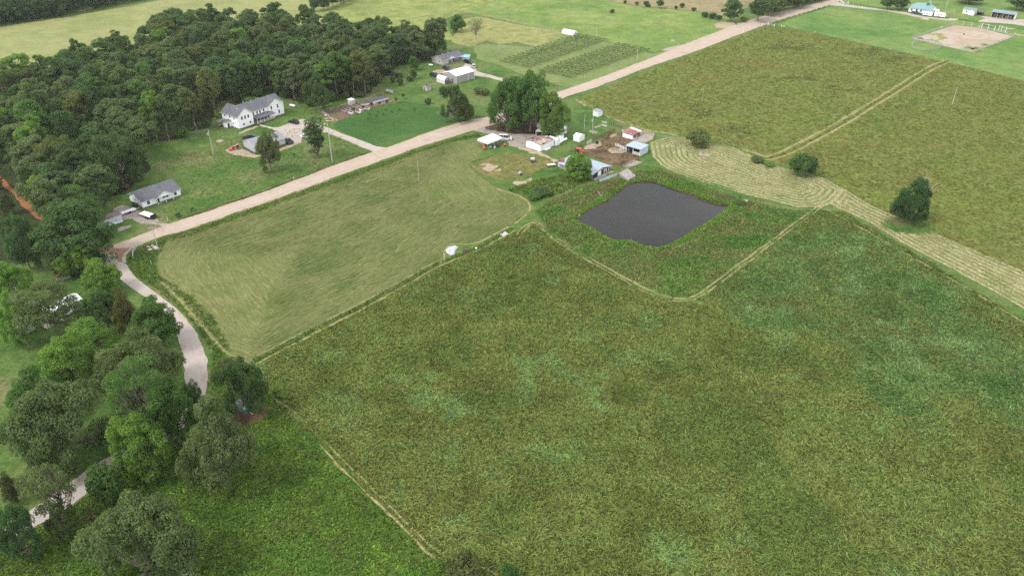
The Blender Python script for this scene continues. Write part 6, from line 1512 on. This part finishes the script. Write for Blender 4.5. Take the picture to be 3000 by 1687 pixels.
P_OV = [GZ(7, 735 + 285 * math.cos(t), 880 + 82 * math.sin(t)) for t in np.linspace(0, 2 * math.pi, 27)]
fence('oval pipe pen below the sand arena', P_OV, 2.4, 1.5, .07, 'pipe', (.4, .8, 1.2, 1.5))
fence('white chute panels at the far side of the sand arena', PZ(7, (1700, 545), (1900, 575), (2100, 620), (2260, 645)), 2.6, 1.7, .07, 'steel', (.4, .8, 1.2, 1.6))
fence('white chute panels at the right corner of the sand arena', PZ(7, (2230, 680), (2390, 700), (2400, 660)), 2.4, 1.7, .07, 'steel', (.4, .8, 1.2, 1.6))
for i, (x, y) in enumerate(((1780, 550), (1890, 560), (1960, 580), (2010, 590))): pass
fence('tall white posts of the roping chute', PZ(7, (1770, 540), (1890, 560), (2010, 590)), 3.4, 3.0, .09, 'trim', (2.7,))
fence('tall white gate posts right of the roping chute', PZ(7, (2090, 590), (2140, 600), (2220, 620)), 3.4, 3.2, .09, 'trim', (2.4, 3.1))
fence('grey pipe gate at the road junction', PT(0, 1, (1343, 1155), (1340, 1110), (1365, 1060), (1388, 1030)), 2.0, 1.3, .09, 'steel', (.4, .8, 1.2), name='gate')
fence('pale green pipe gate at the tip of the mown field', PT(0, 2, (2440, 825), (2505, 790)), 2.5, 1.2, .07, 'steel', (.3, .6, .9, 1.15), name='gate')
fence('wire fence along the edge of the olive field behind the farm', PT(2, 0, (640, 1005), (780, 1090), (1000, 1190), (1270, 1290)), 5.0, 1.1, .06, 'wood', (1.0,), railmat='grey')
fence('wire fence between paddock and olive field', PD((1950, 64), (2050, 84), (2200, 117), (2372, 156), (2576, 205), (2700, 238)), 9.0, 1.1, .07, 'palewood', (1.0,), railmat='grey')
fence('wire fence between the mown field and the foreground pasture', [P_TR2[0]] + off(P_TR2, 1.5), 6.0, 1.1, .06, 'wood', (1.0,), railmat='grey')
# ------------------------------------------------------------------ the garden plot
sheet('garden_soil', PZ(6, (450, 835), (240, 740), (40, 650), (760, 450), (1600, 235), (1680, 290), (1810, 365), (1200, 590)), .045, soil_mat('red_brown_mulch', [C(132, 100, 90), C(164, 132, 120), C(110, 80, 70)], 3, .4, .4), 2, .3)
sheet('garden_lawn', PZ(6, (310, 690), (400, 640), (540, 660), (560, 690), (420, 720)), .07, M['lawn'], 2, .3)
for k, (x, y, L) in enumerate(((620, 615, 2.6), (718, 590, 2.6), (815, 565, 2.6), (910, 535, 2.6), (1000, 510, 2.6), (785, 665, 2.2), (960, 645, 2.6), (1160, 565, 2.8), (1130, 475, 3.4), (1050, 590, 2.0))):
    t = thing('planter', ('white tub planter in the back row of the garden' if k < 5 else 'white planter in the front row of the garden, beside the saplings' if k != 8 else 'long white planter frame at the end of the dark beds'), 'planter', GZ(6, x, y), math.radians(-38 if k < 8 else 48), 'white planters of the garden plot')
    m = MB().prism([(-.55, 0), (.55, 0), (.75, .7), (-.75, .7)], -L / 2, L / 2, 'x').build('tub', B['trim'] if k > 4 else B['steel'], t); MB().box(-L / 2 + .1, L / 2 - .1, -.58, .58, .702, .73).build('soil', M['brownsoil'], t)
for k, (p_, q_) in enumerate((((1130, 425), (1600, 300)), ((1300, 425), (1660, 330)), ((1180, 395), (1560, 280)))):
    a, b = GZ(6, *p_), GZ(6, *q_); t = thing('garden_bed', ('nearer', 'middle', 'far')[(1, 0, 2)[k]] + ' long garden bed under black film and low hoops', 'garden bed', a, ang(a, b)); L = dist(a, b)
    pr = [(.75 * math.cos(q), .08 + .55 * math.sin(q)) for q in np.linspace(0, math.pi, 9)]
    MB().prism(pr, 0, L, 'x').build('film', plain('black_film_%d' % k, (.05, .055, .075, 1) if k != 1 else (.25, .26, .29, 1), .45, .4, var=.3), t)
    m = MB()
    for x in np.arange(.3, L, 1.6):
        for u, v in zip(pr, pr[1:]): m.tube((x, u[0] * 1.04, u[1] * 1.05), (x, v[0] * 1.04, v[1] * 1.05), .05, n=4)
    m.build('hoop', B['grey'], t)
rk = random.Random(4)
for k in range(16):
    x, y = rk.uniform(160, 480), rk.uniform(770, 860)
    t = MB().ball((0, 0, .15), rk.uniform(.25, .6), 8, sq=(1, rk.uniform(.6, 1), .6), seed=k, rough=.2).build('rock', plain('pale_rock_%d' % k, (rk.uniform(.3, .6), rk.uniform(.28, .5), rk.uniform(.22, .38), 1), .9, .1), None)
    x_, y_ = GZ(6, x, y); t.location = (x_, y_, 0); tag(t, 'pale rock of the heap at the lower garden corner', 'rock', 'rocks at the garden corner')
for k in range(9):
    x_, y_ = GT(0, 1, rk.uniform(1485, 1580), rk.uniform(1025, 1075)); t = MB().ball((0, 0, .2), rk.uniform(.4, .8), 8, sq=(1, rk.uniform(.6, 1), .55), seed=k + 40, rough=.2).build('rock', plain('grey_rock_%d' % k, (.48, .43, .4, 1), .9, .1), None)
    t.location = (x_, y_, 0); tag(t, 'pale rock of the heap at the foot of the roadside pole', 'rock', 'rocks at the roadside pole')
# ------------------------------------------------------------------ farmyard pieces
for lb, r, p_, q_, w in (('timber bed frame at the foot of the transformer pole', 4, (870, 395), (1010, 430), 1.5), ('low timber frame behind the transformer pole', 4, (1000, 318), (1110, 285), .7), ('pale timber bench frame beside the brown post fence', 4, (1112, 265), (1215, 290), .9), ('upper pale bench frame beside the brown post fence', 4, (1120, 200), (1235, 222), .6)):
    a, b = GZ(r, *p_), GZ(r, *q_); L = dist(a, b); t = thing('timber_frame', lb, 'timber frame', a, ang(a, b))
    MB().box(0, L, 0, .12, 0, .4).box(0, L, w - .12, w, 0, .4).box(0, .12, .12, w - .12, 0, .4).box(L - .12, L, .12, w - .12, 0, .4).build('boards', B['palewood'], t); MB().box(.12, L - .12, .12, w - .12, .02, .2).build('soil', M['rough'], t)
t = thing('animal_feeder', 'small tent shaped wooden feeder in the rough yard above the sand heap', 'feeder', GT(2, 1, 70, 320), .3)
MB().prism([(0, .5), (.9, 1.3), (1.8, .5), (1.75, .45), (.9, 1.22), (.05, .45)], 0, 1.5, 'y').build('roof', plain('greyed_boards', (.32, .27, .27, 1), .9, .1), t); m = MB(); [m.box(x, x + .1, y, y + .1, 0, .7) for x in (.2, 1.5) for y in (.1, 1.3)]; m.build('leg', B['wood'], t)
for k, (x, y, c_) in enumerate(((320, 870, 'orange'), (290, 830, 'orange'), (790, 790, 'orange'), (450, 850, 'steel'), (560, 860, 'grey'), (740, 700, 'wood'), (640, 830, 'black'))):
    t = thing('farm_implement', ('orange harrow at the left front post of the carport', 'orange drum behind the left harrow of the carport', 'orange implement at the right front of the carport', 'pale metal implement under the front of the carport', 'grey implement under the middle of the carport', 'brown crate under the right end of the carport', 'black implement under the carport front')[k], 'implement', GZ(3, x, y), .6 + k)
    m = MB().box(-.8, .8, -.08, .08, .5, .62).box(-.08, .08, -.7, .7, .5, .62); [m.tube((u, 0, .5), (u + .15, .1, 0), .05, .03) for u in np.arange(-.7, .8, .28)]; m.build('tine_bar', B[c_], t); MB().prism([(-.5, .6), (.4, .6), (.2, 1.15), (-.4, 1.05)], -.35, .35, 'y').build('housing', B[c_], t)
def cloth(label, pts, z, mat, name='tarp', seed=1):
    p = resample(pts, .5, True); cx, cy = np.mean([q[0] for q in p]), np.mean([q[1] for q in p]); m = MB(); n = len(p); rg = random.Random(seed)
    V = []
    for k, f_ in enumerate((1, .72, .4)):
        V += [((q[0] - cx) * f_, (q[1] - cy) * f_, z * (.15, .8, 1.0)[k] + rg.uniform(-.14, .14) * (k > 0)) for q in p]
    m.v = V + [(0, 0, z * 1.1)]
    for k in range(2): m.f += [(k * n + i, k * n + (i + 1) % n, k * n + n + (i + 1) % n, k * n + n + i) for i in range(n)]
    m.f += [(2 * n + i, 2 * n + (i + 1) % n, 3 * n) for i in range(n)]; m.mi = [0] * len(m.f)
    o = m.build(name, mat); o.location = (cx, cy, 0); return tag(o, label, 'tarp')
TARP = plain('pale_plastic', (.4, .4, .43, 1), .45, .4, var=.2)
cloth('crumpled pale plastic tarp in the notch of the mown field', PT(1, 1, (1905, 1070), (1940, 1035), (2000, 1022), (2032, 1038), (2005, 1075), (1995, 1115), (1960, 1120), (1915, 1095)), .35, TARP)
cloth('smaller pale plastic tarp on the fence line near the pond', PT(1, 1, (2440, 915), (2480, 905), (2495, 882), (2520, 885), (2546, 915), (2490, 932)), .4, TARP, seed=4)
t = thing('crate', 'brown open crate in the long grass beside the tarp', 'crate', GT(1, 1, 2085, 1105), .2); MB().box(0, 1.5, 0, 1.1, 0, .8).build('sides', plain('crate_brown', (.16, .1, .09, 1), .9, .1), t); MB().box(.08, 1.42, .08, 1.02, .805, .82).build('painted_crate_shade', B['dark'], t)  # flat dark top on a solid box imitates the crate's shaded inside
o = MB().ball((0, 0, .3), .35, 10).build('mineral_tub', B['trim']); o.location = (*GT(1, 1, 2215, 1058), 0); tag(o, 'small white tub in the grass right of the brown crate', 'tub')
t = thing('water_trough', 'pale concrete trough slab in the cut hay lobe', 'trough', GT(2, 1, 1875, 118), math.radians(-22)); MB().box(0, 4.2, 0, 2.4, 0, .35).build('slab', M['concrete'], t); MB().tube((.5, 1.9, .35), (.5, 1.9, .8), .45, n=10).build('tank', B['grey'], t)
for lb, p_, q_, r in (('pale branch lying on the left pond bank', (865, 505), (908, 560), .12),):
    a, b = GT(2, 1, *p_), GT(2, 1, *q_); o = MB().tube((0, 0, .9), (b[0] - a[0], b[1] - a[1], .5), r, .06).tube(((b[0] - a[0]) * .5, (b[1] - a[1]) * .5, .7), ((b[0] - a[0]) * .7 + .7, (b[1] - a[1]) * .7 + .3, 1.0), .05, .03).build('branch', DEADWOOD); o.location = (a[0], a[1], 0); tag(o, lb, 'branch')
for lb, p_, c_ in (('white duck at the left corner of the pond', (668, 738), 'trim'), ('grey float at the lower corner of the pond', (1392, 1040), 'grey')):
    t = thing('duck' if c_ == 'trim' else 'float', lb, 'duck' if c_ == 'trim' else 'float', GT(2, 1, *p_), 1.0)
    m = MB().ball((0, 0, .22), .4, 10, sq=(1.2, .7, .55))
    if c_ == 'trim': m.tube((.35, 0, .3), (.45, 0, .6), .09, .07).ball((.5, 0, .65), .12, 8)
    m.build('body', B[c_], t)
    if c_ == 'trim': MB().tube((.6, 0, .63), (.75, 0, .61), .04, .02).build('beak', B['orange'], t)
for lb, p_, c_, r_ in (('blue barrel in the middle of the sand arena', (1440, 662), PAINT['blue'], .3), ('pale feed tub at the left fence of the sand arena', (1020, 540), B['palewood'], .7), ('black feed ring in the corral', None, B['black'], .55)):
    a = GZ(7, *p_) if p_ else GZ(4, 1030, 630); o = MB().lathe([(0, 0), (r_, 0), (r_, .9), (r_ * .9, .9), (r_ * .9, .5), (0, .5)], 14).build('barrel', c_); o.location = (*a, .05); tag(o, lb, 'barrel')
o = MB().ball((0, 0, .1), 1.3, 12, sq=(1.3, .8, .5), seed=3, rough=.2).build('dirt_pile', M['darksoil']); o.location = (*GZ(7, 615, 735), 0); tag(o, 'brown dirt pile in the left corner of the sand arena', 'dirt pile')
t = thing('cow', 'black cow standing on bare soil under the big dark trees by the road', 'cow', GT(2, 0, 2252, 250), math.radians(170))
m = MB().ball((0, 0, 1.0), .5, 12, sq=(1.75, .72, .75)).tube((.7, 0, 1.15), (1.15, 0, 1.3), .26, .18, 8).ball((1.35, 0, 1.25), .22, 10, sq=(1.5, .8, .8)).tube((-.85, 0, 1.2), (-.95, 0, .6), .05, .03, 5)
for x in (-.6, .55):
    for y in (-.22, .22): m.tube((x, y, .85), (x + .04, y, .4), .15, .09, 6).tube((x + .04, y, .4), (x, y, 0), .08, .08, 6)
m.ball((1.2, .2, 1.4), .1, 6, sq=(.6, 1.3, .5)).ball((1.2, -.2, 1.4), .1, 6, sq=(.6, 1.3, .5)).build('body', B['black'], t, True)
for k, (x, y) in enumerate(((420, 810), (480, 830), (1240, 440), (200, 720), (1340, 460))):
    o = MB().box(-.5, .5, -.3, .3, 0, .5).box(-.4, .4, -.2, .2, .5, .56).build('garden_box', plain('garden_box_%d' % k, ((.4, .2, .14, 1), (.3, .1, .09, 1), (.5, .32, .12, 1), (.6, .58, .54, 1), (.55, .5, .4, 1))[k], .8, .2)); o.location = (*GZ(6, x, y), 0); o.rotation_euler[2] = k
    tag(o, ('red brown box at the lower garden corner', 'dark red box beside the garden rocks', 'orange box beside the dark garden saplings', 'pale box at the left end of the garden fence', 'cream box near the long white planter')[k], 'box')
# ------------------------------------------------------------------ vineyard
rg_ = np.random.RandomState(8)
def vine_mesh(L, seed):
    rg = np.random.RandomState(seed); lb = [(x, rg.normal(0, .12), (.75 + rg.normal(0, .12)), rg.uniform(.34, .55)) for x in np.arange(.3, L, .5) if rg.rand() > .08]
    V, Q, v = leaves(lb, rg, .36, 100, .9); m = MB(); [m.box(x, x + .08, -.04, .04, 0, 1.3) for x in np.arange(0, L, 5)]; m.tube((0, 0, 1.1), (L, 0, 1.1), .02, n=3)
    return np_mesh('foliage', V, Q, LEAF, v, attr='v', typ='FLOAT', smooth=False), m.data('trellis', B['palewood'])
for nm, A_, B_, D_, n in (('left', (-130, 618), (200, 690), (650, 355), 20), ('right', (265, 710), (615, 793), (1055, 447), 21)):
    a, b, d = GT(2, 0, *A_), GT(2, 0, *B_), GT(2, 0, *D_); L = dist(a, b); vm = [vine_mesh(L, 3 + k) for k in range(3)]
    for i in range(n):
        f_ = i / (n - 1); t = thing('vine_row', 'leafy vine row in the %s vineyard plot%s' % (nm, ', nearest the farm trees' if i == 0 else ', at the far end of the plot' if i == n - 1 else ''), 'vine row', (a[0] + (d[0] - a[0]) * f_, a[1] + (d[1] - a[1]) * f_), ang(a, b), 'vine rows of the %s plot' % nm)
        o = link('foliage', vm[i % 3][0], t); g_ = rg_.uniform(.9, 1.2); o.color = (1.0 * g_, 1.12 * g_, .72, 1); link('trellis', vm[i % 3][1], t)
# ------------------------------------------------------------------ light summer haze in the air
hz = MB().box(-3100, 3100, -1600, 4600, -1.2, 122)
s = NT('haze_air'); v_ = s.n("ShaderNodeVolumePrincipled", {"Color": (.97, .98, 1, 1), "Density": .00006, "Anisotropy": .2})
s.t.links.new(v_.outputs[0], s.out.inputs['Volume'])
h = hz.build('haze', s.m); h['kind'] = 'stuff'; h['label'] = 'thin pale summer haze filling the air'
scene.cycles.volume_bounces = 1
